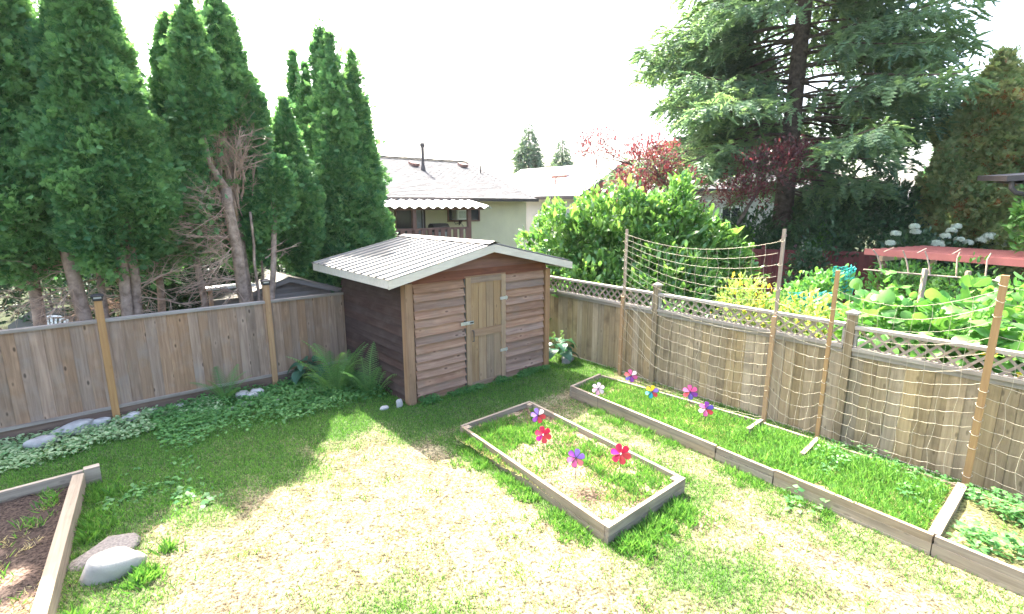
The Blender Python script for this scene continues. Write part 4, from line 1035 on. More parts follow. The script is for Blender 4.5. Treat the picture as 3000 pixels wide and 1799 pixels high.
FG = "far columnar cedars beyond the grey shed"
def far_cedar(label, x, y, z0, z1, prof, nb, seed):
    t = thing("cedar_tree", label, "tree", (x, y, -.04), 0, FG)
    trunk_obj(t, [(x, y, -.05), (x, y, z1 * .5), (x, y, z1 - .4)], .12, .02)
    crown_obj(t, cedar_crown(x, y, z0, z1, prof, nb, 62, seed, None, .125, bough=.19), 'cedar')
PF = [(0, .8), (.15, 1.0), (.4, .85), (.7, .5), (.9, .22), (1, .02)]
far_cedar("tallest of the tight group of far cedars beside the cream house", -4.13, 11.89, 1.2, 7.03, [(f, r_ * .78) for f, r_ in PF], 300, 201)
far_cedar("middle top of the tight group of far cedars beside the cream house", -3.83, 11.54, 1.2, 6.60, [(f, r_ * .72) for f, r_ in PF], 240, 202)
far_cedar("lowest top of the tight group, edging the cream house", -3.54, 11.98, 1.2, 6.37, [(f, r_ * .76) for f, r_ in PF], 260, 203)
far_cedar("slim far cedar spire showing left of the short full cedar top", -4.91, 12.16, 1.2, 6.42, [(f, r_ * .46) for f, r_ in PF], 170, 204)
far_cedar("slightly lower far cedar spire between the slim spire and the tight group", -4.57, 11.89, 1.2, 6.08, [(f, r_ * .46) for f, r_ in PF], 170, 205)

# generic leafy mass ---------------------------------------------------------
LGV = np.array([(0, 0, 0), (-.2, .35, .07), (.2, .35, .07), (-.17, .7, .05), (.17, .7, .05), (0, 1, -.06)]); LGF = np.array([(0, 2, 1), (1, 2, 4), (1, 4, 3), (3, 4, 5)])
def leafy(lobes, n_, size, seed, clump=10, spread=.1, up=.35, tmpl=(LGV, LGF), inner=.25, jit=.6):
    """leaves in clumps over lumpy ellipsoids; lobes = (x, y, z, rx, ry, rz)"""
    r = np.random.default_rng(seed); L = np.array(lobes, float)
    ar = (L[:, 3] * L[:, 4] + L[:, 3] * L[:, 5] + L[:, 4] * L[:, 5]); pk = ar / ar.sum()
    nc = n_ // clump; li = r.choice(len(L), nc, p=pk)
    d = nrm(r.normal(0, 1, (nc, 3))); d[:, 2] = np.where(d[:, 2] < -.55, -d[:, 2] * .6, d[:, 2]); d = nrm(d)
    fr = 1 - inner * np.abs(r.normal(0, 1, nc)) + .10 * np.sin(7 * d[:, 0] + 5 * d[:, 2] + li) + .08 * np.sin(11 * d[:, 1] - 9 * d[:, 2])
    C = L[li, :3] + d * L[li, 3:] * fr[:, None]
    ct = np.clip(r.normal(.45, .25, nc), 0, 1)
    P = np.repeat(C, clump, 0) + r.normal(0, spread, (nc * clump, 3)) * np.array([1, 1, .8]); n2 = nc * clump
    D = np.repeat(d, clump, 0) * .7 + np.array([0, 0, up]) + r.normal(0, jit, (n2, 3)); Nn = np.array([0, 0, 1.0]) + np.repeat(d, clump, 0) * .5 + r.normal(0, .35, (n2, 3))
    k = P[:, 2] > .02; P = P[k]; D = D[k]; Nn = Nn[k]; n2 = len(P); tn = np.clip(np.repeat(ct, clump)[k] + r.normal(0, .22, n2), 0, 1)
    return scatter(tmpl[0], tmpl[1], P, D, Nn, r.uniform(.4, 1.4, n2) * size, tn)
def shrub(name, label, cat, lobes, n_, size, seed, mat, stems=True, group=None, **kw):
    x = sum(l[0] for l in lobes) / len(lobes); y = sum(l[1] for l in lobes) / len(lobes)
    t = thing(name, label, cat, (x, y, -.04), 0, group)
    crown_obj(t, leafy(lobes, n_, size, seed, **kw), mat, "foliage")
    rr = random.Random(seed); 
    if stems:
        m = MB()
        for l in lobes:
            for q in range(5):
                m.tube([(rr.uniform(-.15, .15) + (l[0] - x) * .5, rr.uniform(-.15, .15) + (l[1] - y) * .5, 0), (l[0] - x + rr.uniform(-.2, .2) * l[3], l[1] - y, l[2] * .6), (l[0] - x + rr.uniform(-.6, .6) * l[3], l[1] - y + rr.uniform(-.6, .6) * l[4], l[2] + l[5] * rr.uniform(.2, .75))], .022, .008, n=5, cap=False)
        m.build("stem", M['barkS'], t)
    return t
HG = "deep green shrubs under the cedars"
shrub("evergreen_shrub", "dark evergreen thicket behind the white plastic chair", "shrub", [(-12.2, 11.0, 1.6, 1.5, .9, 2.0), (-10.6, 11.6, 1.7, 1.3, .8, 2.2), (-9.3, 11.6, 1.6, 1.2, .8, 2.2)], 15000, .13, 301, 'hedge', group=HG)
shrub("evergreen_shrub", "dark evergreen thicket between the cedar trunks and the grey shed", "shrub", [(-8.3, 12.6, 1.5, 1.3, .9, 2.0), (-7.1, 12.4, 1.5, 1.2, .9, 2.2), (-6.0, 12.6, 1.4, 1.0, .9, 2.2)], 12000, .13, 302, 'hedge', group=HG)
shrub("evergreen_shrub", "dense dark thicket right behind the four bare cedar trunks", "shrub", [(-7.6, 10.0, 1.0, 1.0, .6, 1.5), (-6.9, 10.3, 1.1, .9, .6, 1.6), (-6.2, 10.9, 1.2, .8, .6, 1.7)], 12000, .11, 306, 'hedge', group=HG)
shrub("evergreen_shrub", "low dark shrub at the left back of the grey neighbouring shed", "shrub", [(-6.6, 10.6, .9, .9, .6, 1.1)], 4500, .11, 303, 'hedge', group=HG)
shrub("evergreen_shrub", "dark evergreen thicket far behind the widest cedar", "shrub", [(-12.5, 15, 1.9, 2.6, 1, 2.6), (-9.5, 16, 2.0, 2.4, 1, 2.9), (-7, 16.5, 2, 2, 1, 2.6)], 12000, .17, 304, 'hedge', group=HG)
shrub("evergreen_shrub", "sunlit low hedge showing behind the grey shed roof", "shrub", [(-5.2, 12.3, .8, .8, .4, .9), (-4.1, 12.7, .8, .9, .4, .9)], 4000, .09, 305, 'hedge', group=HG)

# laurel-like shrub behind the lattice fence
shrub("laurel_shrub", "big bright green glossy shrub behind the lattice fence beside the shed", "shrub",
      [(1.35, 12.2, 1.65, 1.1, .9, 1.45), (2.3, 12.0, 1.9, 1.1, .9, 1.5), (3.5, 11.9, 1.8, 1.2, .9, 1.65), (4.5, 12.0, 1.5, .75, .8, 1.25), (1.9, 11.3, .9, 1.2, .8, 1.1), (3.4, 11.0, 1.0, 1.2, .8, 1.2)], 30000, .17, 310, 'laurel', clump=11, spread=.085, up=.5, inner=.2)
shrub("laurel_shrub", "tall leafy shoot rising above the bright green shrub", "shrub", [(3.95, 12.0, 3.3, .22, .2, .42), (3.7, 12.0, 2.7, .4, .3, .4)], 700, .2, 311, 'laurel', clump=9, up=.6)
shrub("laurel_shrub", "big-leaved leafy shoot at the edge of the bright green shrub by the red fence", "shrub", [(4.85, 11.9, 2.1, .35, .3, .55), (5.15, 11.7, 1.6, .4, .3, .5)], 900, .22, 312, 'laurel', clump=9, up=.5)
shrub("evergreen_shrub", "climber in the shade of the cream house corner", "shrub", [(1.7, 27.5, 1.6, .4, .4, 1.3)], 1800, .14, 313, 'hedge')

# spruce ----------------------------------------------------------------------
NV = []; NF = []
for q in range(4):
    i0 = len(NV); y0 = q * .24; w_ = .24 - .03 * q
    for sg in (-1, 1):
        i0 = len(NV); NV += [(0, y0, 0), (sg * w_, y0 + .2, .05), (0, y0 + .22, .03)]; NF += [(i0, i0 + 1, i0 + 2)]
i0 = len(NV); NV += [(0, 0, -.1), (.02, .5, .1), (0, 1.05, 0)]; NF += [(i0, i0 + 1, i0 + 2)]
NV = np.array(NV); NF = np.array(NF)
def spruce(name, label, x, y, H_, Rm, zmin, seed, mat, tr, whorl=.46, npw=6, size=.36, dens=1.0, sparse=None, low=.62):
    r = np.random.default_rng(seed); t = thing(name, label, "tree", (x, y, -.04), 0)
    trunk_obj(t, [(x, y, -.05), (x + .02, y, H_ * .5), (x, y, H_)], tr, .03, 'barkS')
    Ps = []; Ds = []; Ns = []; bm_ = MB(); lo = Vector(t.location)
    z = zmin
    while z < H_ - .3:
        f = z / H_
        for q in range(npw):
            th = r.uniform(0, 6.283); L = Rm * (1 - f) ** .75 * r.uniform(.72, 1.12) * (low + (1 - low) * min(1, (z - zmin) / 3.0))
            if math.cos(th) > .3 and sparse is not None: L *= .84
            if math.cos(th) > .2 and z < 6 and sparse is not None: L *= .68
            if L < .15 or (sparse is not None and sparse(th, z) < 0): continue
            s = np.linspace(0, 1, 12); rad = L * s; dz = L * (.06 * s - r.uniform(.35, .62) * s ** 2 + .32 * s ** 3) + r.normal(0, .04)
            bx = x + np.cos(th) * rad; by = y + np.sin(th) * rad; bz = z + dz
            if bz[-1] < .6: continue
            bm_.tube([Vector((bx[i], by[i], bz[i])) - lo for i in range(0, 12, 2)] + [Vector((bx[11], by[11], bz[11])) - lo], max(.012, .012 * L), .006, n=4, cap=False)
            sp = 1.0 if sparse is None else sparse(th, z)
            o = np.array([math.cos(th), math.sin(th), 0]); tv = np.array([-math.sin(th), math.cos(th), 0])
            ds = .30 / dens / (1 if z < 11 else .6); m = max(2, int(L * .8 / ds))
            for k_ in range(m):
                s0_ = .26 + .74 * (k_ + r.random()) / m
                if s0_ < .55 and r.random() > sp: continue
                p0 = np.array([np.interp(s0_, s, bx), np.interp(s0_, s, by), np.interp(s0_, s, bz)])
                l2 = (1 - s0_) * L * .42 + .35
                for sg in (-1, 1):
                    dd = o * .62 + tv * sg * .75; ne = max(2, int(l2 / .16 * dens))
                    for e in range(ne):
                        g_ = (e + r.random()) / ne
                        Ps.append(p0 + dd * l2 * g_ + np.array([0, 0, -.5 * l2 * g_ ** 2 - .05])); 
                        Ds.append(dd * .7 + tv * r.normal(0, .45) + o * r.normal(.15, .4) + np.array([0, 0, r.normal(-.65, .5)])); Ns.append([r.normal(0, .3), r.normal(0, .3), 1])
                Ps.append(p0); Ds.append(o + r.normal(0, .3, 3)); Ns.append([0, 0, 1])
        z += whorl * r.uniform(.8, 1.2)
    Ps = np.array(Ps); n_ = len(Ps)
    clump = np.clip(vnoise(Ps[:, 0] * .9, Ps[:, 2] * 1.3 + Ps[:, 1], seed) * .9 + r.normal(0, .2, n_), 0, 1)
    crown_obj(t, scatter(NV, NF, Ps, np.array(Ds), np.array(Ns, float), r.uniform(.7, 1.25, n_) * size * np.clip((H_ + .3 - Ps[:, 2]) / 3.5, .3, 1), clump), mat)
    tag(bm_.build("limb", M['barkS'], t), kind="stuff")
    return t
def sprs(th, z):
    toward = math.cos(th - math.atan2(-18.5, -9.75))
    if toward > .95 and z > 3.6: return -1
    if math.cos(th) < .1 and z < 4.9: return -1
    return .15 if (math.cos(th - math.atan2(-18.5, -9.75) - 1.0) > .6 and 4.2 < z < 8) else .9
spruce("spruce_tree", "huge dark spruce with drooping boughs behind the red fence", 9.75, 18.5, 24.0, 7.5, 2.6, 401, 'spruce', .36, .42, 7, .46, 1.25, sprs, .6)
spruce("conifer_tree", "far ragged conifer with two thin tips above the white roof", 1.75, 55, 11.9, 3.0, 1.5, 402, 'farcon', .2, .4, 10, .8, .6, None, .9)
spruce("conifer_tree", "lower far conifer beside the ragged two-tipped conifer", 5.25, 55, 10.2, 3.0, 1.5, 403, 'farcon', .2, .4, 10, .8, .6, None, .9)

# purple plum ------------------------------------------------------------------
pl = thing("plum_tree", "purple-leaved plum tree in front of the spruce and the red gable", "tree", (6.2, 15.6, -.04))
trunk_obj(pl, [(6.2, 15.6, -.05), (6.2, 15.6, 1.6), (5.2, 15.6, 2.9), (4.2, 15.6, 4.3)], .11, .03, 'barkS'); trunk_obj(pl, [(6.2, 15.6, 1.5), (6.9, 15.6, 2.6), (7.6, 15.6, 3.9)], .09, .03, 'barkS', "limb")
rr = random.Random(4); m = MB()
for q in range(26):
    l = rr.choice([((4.4, 15.6, 3.9)), ((4.9, 15.6, 3.3)), ((7.3, 15.6, 3.5))]); branchlets(m, Vector(l) - Vector(pl.location), (rr.uniform(-1, 1), rr.uniform(-.6, .6), rr.uniform(0, 1)), 1.2, .015, 1, rr, 0, .4)
for q in range(6): branchlets(m, Vector((3.6, 15.6, 4.3)) - Vector(pl.location), (-1, rr.uniform(-.3, .3), rr.uniform(0, .7)), 1.7, .012, 1, rr, 0, .3)
tag(m.build("twigs", M['barkS'], pl), kind="stuff")
crown_obj(pl, leafy([(4.0, 15.5, 4.35, .95, .8, .8), (4.6, 15.5, 3.5, 1.1, .8, .8), (3.5, 15.5, 3.5, .7, .6, .6), (5.2, 15.5, 2.8, .9, .7, .6), (7.5, 15.4, 4.1, 1.15, .8, .75), (6.9, 15.4, 3.4, .9, .7, .6), (8.3, 15.4, 4.5, .7, .6, .5), (2.5, 15.5, 4.75, .7, .4, .5)], 11000, .1, 420, clump=7, spread=.11, inner=.35), 'plum')

# dark shrubs, right-hand conifers, flowers ------------------------------------
shrub("evergreen_shrub", "broad dark rhododendron mass under the spruce", "shrub", [(10.2, 16.8, 1.7, 1.2, .9, 1.6), (11.6, 16.6, 1.9, 1.4, .9, 1.7), (13.2, 16.6, 1.6, 1.3, .9, 1.5), (12.2, 17, 2.8, 1.6, 1, 1.2), (14.6, 17, 1.8, 1.4, .9, 1.6)], 22000, .17, 501, 'rhodo', clump=9, up=.2)
shrub("evergreen_shrub", "dark foliage filling the gap under the lowest spruce boughs", "shrub", [(8.6, 18.5, 1.5, 1.2, .9, 1.5), (7.6, 19.5, 1.2, 1.0, .8, 1.4)], 7000, .16, 502, 'rhodo')
pk = shrub("flowering_shrub", "dark shrub dotted with small pink blooms above the red fence", "shrub", [(8.95, 17.4, 1.35, .75, .5, .85)], 3200, .12, 503, 'rhodo')
shrub("golden_shrub", "small yellow-green shrub above the red fence beside the pink blooms", "shrub", [(9.95, 16.5, 1.6, .35, .3, .8)], 1500, .1, 504, 'bean')
shrub("leafy_shrub", "bright small shrub below the white umbrella", "shrub", [(7.75, 17.6, 1.5, .5, .4, .9)], 1600, .12, 505, 'bean')
r = np.random.default_rng(9); m = MB()
for q in range(16):
    an = r.uniform(0, 6.28); p = Vector((math.cos(an) * .7, -.25 - .2 * r.random(), 1.45 + r.uniform(-.5, .75)))
    for k_ in range(6):
        a_ = k_ * 1.05; m.add([p, p + Vector((math.cos(a_) * .06, -.02, math.sin(a_) * .06)), p + Vector((math.cos(a_ + .8) * .06, -.02, math.sin(a_ + .8) * .06))], [(0, 1, 2)])
m.build("bloom", PM['palepink'], pk)
ra = thing("cedar_tree", "broad browning cedar at the right behind the patio cover", "tree", (14.1, 15.6, -.04))
trunk_obj(ra, [(14.1, 15.6, -.05), (14.1, 15.6, 4), (14.1, 15.6, 6.8)], .16, .03)
crown_obj(ra, cedar_crown(14.1, 15.6, .8, 7.4, [(0, 1.2), (.3, 1.55), (.6, 1.3), (.85, .7), (1, .05)], 700, 70, 510, None, .14, bough=.22), 'cedar2')
rb = thing("cedar_tree", "green cedar at the far right beyond the browning cedar", "tree", (17.0, 19.0, -.04))
trunk_obj(rb, [(17, 19, -.05), (17, 19, 4), (17, 19, 6.4)], .16, .03)
crown_obj(rb, cedar_crown(17, 19, .8, 7.2, [(0, 1.3), (.3, 1.7), (.6, 1.4), (.85, .8), (1, .05)], 300, 45, 511, None, .24, bough=.28), 'cedar')
hy = shrub("hydrangea", "hydrangea bush with big white bloom heads behind the pergola", "shrub", [(11.6, 14.7, 1.4, .8, .5, 1.0), (13.0, 14.7, 1.3, 1.0, .5, .9)], 5000, .16, 520, 'rhodo')
def bloom(x, y, z, s_, seed):
    r = np.random.default_rng(seed); n_ = 130; d = nrm(r.normal(0, 1, (n_, 3))); d[:, 2] = np.abs(d[:, 2]) * .9 - .15
    P = np.array([x, y, z]) + d * np.array([s_, s_, s_ * .72]) * r.uniform(.85, 1, n_)[:, None]; th = r.normal(0, 1, (n_, 3))
    V, F, T = scatter(np.array([(-.5, 0, 0), (.5, 0, 0), (.5, 1, 0), (-.5, 1, 0)]), np.array([(0, 1, 2), (0, 2, 3)]), P, np.cross(d, th), d, np.full(n_, s_ * .42), r.random(n_))
    inst("bloom_head", npmesh("bloom_head", V - np.array(hy.location), F, T), M['petalw'], hy)
for i, (ux, vy) in enumerate([(2210, 548), (2165, 565), (2212, 561), (2152, 588), (2300, 558), (2312, 548), (2285, 571), (2318, 580), (2340, 587), (2392, 572), (2375, 580), (2405, 583), (2420, 590), (2265, 590), (2395, 597)]):
    k_ = 3000 / 2475.; u_, v_ = ux * k_, vy * k_; aa = (u_ - 1500) / 1480; bb = (900 - v_) / 1480; cp, sp = math.cos(PITCH), math.sin(PITCH)
    yy_ = 14.25 + (i % 3) * .1; tt = yy_ / (cp + sp * bb); bloom(aa * tt, yy_, CAM_H + (-sp + cp * bb) * tt, .13 if i < 9 else .17, 530 + i)
# ------------------------------------------------------------------ neighbouring vegetable garden
BV = []; 
for t_ in range(10):
    a_ = 2 * math.pi * t_ / 10; rr_ = .5 * (1 + .22 * math.cos(a_) ** 3)
    BV.append((rr_ * math.sin(a_) * 1.02, .5 + rr_ * math.cos(a_) * 1.05, -.16 * abs(math.sin(a_))))
BV.append((0, .5, .07)); BV[5] = (0, .12, .03)
BF = [(i, (i + 1) % 10, 10) for i in range(10)]
bleaf = MB().add(BV, [tuple(reversed(f)) for f in BF]).tube([(0, .12, .02), (0, -.15, -.02), (0, -.45, -.18)], .012, n=4).mesh("leaf", True)
def vine_plant(label, lobes, nleaf, size, seed, nbig, mat='bean', matobj='beanobj'):
    x = sum(l[0] for l in lobes) / len(lobes); y = sum(l[1] for l in lobes) / len(lobes)
    t = thing("bean_plant", label, "plant", (x, y, -.04), 0, "climbing beans behind the lattice fence")
    crown_obj(t, leafy(lobes, nleaf, size * .9, seed, clump=6, spread=.13, up=.1, tmpl=(np.array(BV), np.array([(f[2], f[1], f[0]) for f in BF])), inner=.4), mat, "foliage")["kind"] = "stuff"
    r = np.random.default_rng(seed + 1); L = np.array(lobes)
    for i in range(nbig):
        l = L[r.integers(len(L))]; d = r.normal(0, 1, 3); d[1] = -abs(d[1]); d[2] = abs(d[2]) * .9 - .1; d /= np.linalg.norm(d)
        p = l[:3] + d * l[3:] * r.uniform(.9, 1.12)
        nn = Vector((d[0] * .4 - .1, d[1] * .5, .8)) + Vector(r.normal(0, .3, 3)); dd = Vector((r.normal(), r.normal() - .4, -.5)); xx = dd.cross(nn).normalized(); nn.normalize(); dd = nn.cross(xx)
        mt = Matrix((xx, dd, nn)).transposed().to_4x4()
        inst("leaf", bleaf, M[matobj], t, Vector(p) - t.location, mt.to_euler(), size * r.uniform(.75, 1.2))
    m = MB(); rr = random.Random(seed)
    for l in lobes:
        for q in range(4):
            m.tube([(l[0] - x + rr.uniform(-.3, .3), l[1] - y + rr.uniform(-.2, .2), 0), (l[0] - x + rr.uniform(-.3, .3), l[1] - y, l[2]), (l[0] - x + rr.uniform(-.5, .5), l[1] - y + rr.uniform(-.3, .3), l[2] + l[5] * 1.15)], .008, .004, n=4, cap=False)
    m.build("stem", M['fern'], t); return t
def RB(t, off, z): p = RW(t, -off, z); return (p.x, p.y, p.z)
vine_plant("lush broad-leaved bean plant right behind the lattice past the capped post", [RB(5.3, .85, 1.15) + (.55, .5, .7), RB(6.1, .9, 1.2) + (.6, .5, .72)], 700, .17, 601, 70)
vine_plant("broad-leaved bean plant with yellow blossoms behind the thick stake", [RB(6.9, .9, 1.1) + (.6, .5, .72), RB(7.7, .9, 1.2) + (.6, .5, .75)], 700, .17, 602, 60)
vine_plant("bean plant growing up toward the stick frame", [RB(5.0, 2.0, 1.2) + (.7, .5, .8), RB(6.2, 2.2, 1.25) + (.8, .5, .85), RB(7.4, 2.4, 1.3) + (.8, .5, .9)], 1100, .15, 603, 40)
yl = shrub("tomato_plant", "yellowing wispy plant behind the lattice next to the tallest stake", "plant", [RB(3.1, 1.3, 1.1) + (.42, .4, .8), RB(3.6, 1.1, 1.0) + (.45, .4, .7)], 2600, .085, 610, 'yellow', clump=7, spread=.09)
shrub("tomato_plant", "green and yellow plant tangled in teal net behind the lattice", "plant", [RB(4.2, 1.2, 1.05) + (.5, .4, .65), RB(4.6, .9, .95) + (.4, .35, .6)], 2200, .1, 611, 'yellow', clump=6)
shrub("climbing_plant", "leafy climber topped with pale blossom draped in teal net", "plant", [(6.1, 10.2, .95, .65, .5, .65), (6.6, 10.4, 1.4, .3, .35, .4)], 2600, .12, 612, 'bean')
shrub("climbing_plant", "green creeper hanging on the red fence by the pergola", "plant", [(8.5, 14.6, 1.1, .5, .3, .8)], 1500, .12, 613, 'hedge')
shrub("climbing_plant", "vine spilling from the right beside the patio cover", "plant", [(11.3, 10.8, 2.7, .4, .5, .75)], 3000, .14, 614, 'bean')
shrub("garden_plants", "low vegetable leaves behind the middle of the lattice", "plant", [RB(1.9, .9, .6) + (.6, .4, .6), RB(2.7, .8, .5) + (.6, .4, .55)], 2000, .11, 615, 'bean')
shrub("garden_plants", "leafy growth under the pergola", "plant", [(9.6, 12.2, 1.0, .8, .6, .8), (9.9, 11.0, 1.0, .6, .6, .8)], 2600, .13, 616, 'bean')
for i, (t_, o_, z_) in enumerate([(6.45, .5, 1.42), (6.3, .55, 1.38), (6.95, .45, 1.15), (6.75, .2, 1.28)]):
    f = MB(); 
    for k_ in range(5):
        a_ = k_ * 1.257; f.add([(0, 0, 0), (math.cos(a_ - .5) * .05, math.sin(a_ - .5) * .05, .05), (math.cos(a_) * .085, math.sin(a_) * .085, .055), (math.cos(a_ + .5) * .05, math.sin(a_ + .5) * .05, .05)], [(0, 1, 2, 3)])
    p = RW(t_, -o_, z_); o = f.build("squash_blossom", M['squash'], None, p, (.9, 0, RA + .4 * i)); tag(o, ["big yellow squash blossom among the beans", "second yellow blossom touching the big one", "yellow blossom low beside the thick stake", "yellow leaf-like blossom poking through the lattice"][i], "flower", "yellow squash blossoms")
def tealnet(label, c, s, seed):
    r = np.random.default_rng(seed); nu, nv = 12, 10; t = thing("teal_net", label, "garden net", (c[0], c[1], 0), 0, "teal nets over the climbers")
    g = np.zeros((nu, nv, 3))
    for i in range(nu):
        for j in range(nv):
            g[i, j] = ((i / (nu - 1) - .5) * s[0], -.25 * s[0] * math.cos((i / (nu - 1) - .5) * 2.6) + r.normal(0, .03), c[2] + (j / (nv - 1) - .5) * s[1] + r.normal(0, .03))
    m = MB()
    for i in range(nu): m.tube([g[i, j] for j in range(nv)], .006, n=3, cap=False)
    for j in range(nv): m.tube([g[i, j] for i in range(nu)], .006, n=3, cap=False)
    for i in range(nu - 1):
        for j in range(nv - 1):
            c_ = (g[i, j] + g[i + 1, j + 1]) / 2; m.tube([g[i, j], c_, g[i + 1, j + 1]], .005, n=3, cap=False); m.tube([g[i + 1, j], c_, g[i, j + 1]], .005, n=3, cap=False)
    m.build("mesh", M['netteal'], t)
tealnet("teal net corner standing up beside the pale-blossomed climber", (6.75, 10.25, 1.6), (.45, .6), 1); tealnet("teal net bunched at the foot of the climber", (5.9, 9.9, 1.25), (.9, .4), 2)
tealnet("teal net scrap behind the lattice by the thin stake", (5.35, 8.35, 1.2), (.6, .35), 3)
# stick frame
sf = thing("stick_frame", "frame of whitish peeled sticks tied to a pole behind the beans", "trellis", (8.2, 10.3, 0))
MB().tube([(-.75, .35, 1.78), (.3, -.1, 1.72), (1.1, -.75, 1.7)], .018, n=6).build("pole", M['stakeG'], sf)
for i, (x, y, hx, hy_) in enumerate([(-.45, .22, -.18, .1), (-.02, .05, -.1, .12), (.3, -.1, -.1, .1), (.62, -.35, .12, .15), (.95, -.62, .16, .15)]):
    MB().tube([(x, y, 1.7), (x + hx * .15, y + hy_ * .3, 1.88), (x + hx * .5, y + hy_ * .8, 2.08), (x + hx, y + hy_, 2.2)], .016, .012, n=6).build("stick", M['stakeG'], sf)
for x, y in ((.2, -.08), (.75, -.45)): MB().box(x - .035, x + .035, y - .035, y + .035, 0, 1.85).build("post", M['stakeG'], sf)
for x, y in ((-.2, .4), (.3, .15), (.8, -.1)): MB().tube([(x - .25, y - .15, 2.16), (x + .25, y + .25, 2.22)], .01, n=5).build("stick", M['stakeG'], sf)

# pergola ---------------------------------------------------------------------
fdir = math.atan2(-.89, .45)
pg = thing("pergola", "low red-painted slatted pergola among the vines", "pergola", (9.1, 12.9, 0), fdir)
for i in range(8):
    y = i * .38; MB().box(-.1, 5.6, y - .03, y + .03, 1.985 if i else 1.88, 2.02 if i else 2.03).build("slat", M['pergred'], pg)
for x in (.35, 3.3, 5.3): MB().box(x - .04, x + .04, -.12, 2.75, 1.76, 1.878).build("beam", M['pergred'] if x > 1 else M['tan'], pg)
for x in (.35, 3.3):
    for y in (.05, 2.45): MB().box(x - .055, x + .055, y - .055, y + .055, -.04, 1.758).build("post", M['brownp'] if y < 1 else M['tan'], pg)
# red fence -------------------------------------------------------------------
rf = thing("red_fence", "barn-red board fence running behind the vegetable garden", "fence", (6.4, 17.5, 0), math.atan2(-1.4, 3.6))
for i in range(46): MB_ = inst("board", bpy.data.meshes.get("red_board") or MB().box(-.068, .068, -.01, .01, 0, 1.62).mesh("red_board"), M['redfence'], rf, (i * .142, 0, -.03))
MB().box(-.1, 6.5, -.03, .03, 1.595, 1.70).build("top_rail", M['redfence'], rf)
for i in range(4): MB().box(i * 2.05 - .05, i * 2.05 + .05, -.06, .04, -.04, 1.85).build("post", M['redfence'], rf)

# grey neighbour shed -----------------------------------------------------------
gs = thing("grey_shed", "low grey neighbour shed with a shallow gable roof behind the board fence", "shed", W(-.45, 4.15, -.04), YA)
MB().box(-1.15, 1.15, .05, 2.2, 0, 1.25).prism([(-1.15, 1.25), (1.15, 1.25), (0, 1.62)], 'y', .05, 2.2).build("wall", M['greyshed'], gs)
for i in range(3): MB().box(-1.16 + i * .32, 1.16 - i * .32, .03, .05, 1.26 + i * .11, 1.362 + i * .11).build("gable_board", M['greyshed'], gs) if i < 2 else None
for sg in (-1, 1):
    MB().add([(0, -.15, 1.72), (sg * 1.38, -.15, 1.27), (sg * 1.38, 2.35, 1.27), (0, 2.35, 1.72), (0, -.15, 1.69), (sg * 1.38, -.15, 1.24), (sg * 1.38, 2.35, 1.24), (0, 2.35, 1.69)],
             [(0, 1, 2, 3), (7, 6, 5, 4), (0, 4, 5, 1), (1, 5, 6, 2), (2, 6, 7, 3), (3, 7, 4, 0)]).build("roof_panel", M['roofmetal'], gs)
    MB().prism([(0, 1.688), (sg * 1.38, 1.238), (sg * 1.38, 1.16), (0, 1.61)] if sg > 0 else [(0, 1.61), (sg * 1.38, 1.16), (sg * 1.38, 1.238), (0, 1.688)], 'y', -.13, -.11).build("rake_board", M['greyshed'], gs)
lt = thing("lean_to_frame", "pale lean-to edge with a white top board left of the cedar trunks", "shed", W(-1.9, 4.0, -.04), YA)
MB().box(-.03, .03, -.03, .03, 0, 1.62).build("post", M['tan'], lt); MB().box(-.12, .75, -.2, .12, 1.622, 1.66).build("top_board", M['awning'], lt); MB().box(.04, .6, .0, .03, 0, 1.4).build("panel", M['roofmetal'], lt)

# plastic chair -----------------------------------------------------------------
ch = thing("plastic_chair", "white moulded plastic garden chair with a fanned slat back", "chair", (-9.45, 9.95, -.04), R(20))
MB().box(-.25, .25, -.24, .24, .40, .43).build("seat", M['white'], ch)
for sx in (-1, 1):
    for sy in (-1, 1): MB().tube([(sx * .22, sy * .2, .4), (sx * .27, sy * .27, 0)], .025, .02, 6).build("leg", M['white'], ch)
    MB().tube([(sx * .28, .22, .62), (sx * .3, -.1, .64), (sx * .29, -.26, .6), (sx * .27, -.25, .3)], .022, n=6).build("armrest", M['white'], ch)
MB().tube([(-.27, .22, .42), (-.3, .26, .62), (-.26, .29, .8), (-.14, .3, .88), (0, .3, .9), (.14, .3, .88), (.26, .29, .8), (.3, .26, .62), (.27, .22, .42)], .026, n=6).build("back_rim", M['white'], ch)
for i in range(7):
    q = (i - 3) / 3; MB().add([(q * .12 - .014, .225, .43), (q * .12 + .014, .225, .43), (q * .22 + .02, .285, .88 - .09 * q * q), (q * .22 - .02, .285, .88 - .09 * q * q), (q * .12 - .014, .24, .43), (q * .12 + .014, .24, .43), (q * .22 + .02, .3, .88 - .09 * q * q), (q * .22 - .02, .3, .88 - .09 * q * q)],
                                [(0, 1, 2, 3), (7, 6, 5, 4), (0, 4, 5, 1), (3, 2, 6, 7), (0, 3, 7, 4), (1, 5, 6, 2)]).build("back_slat", M['white'], ch)
tag(MB().prism([(0, 0), (1.2, 0), (1.2, .85), (.5, .95), (0, .6)], 'y', 0, .06).build("leaning_panel", M['roofmetal'], None, (-10.9, 10.6, -.04), (R(-8), 0, R(30))), "pale grey board leaning in the shade beside the plastic chair", "board")

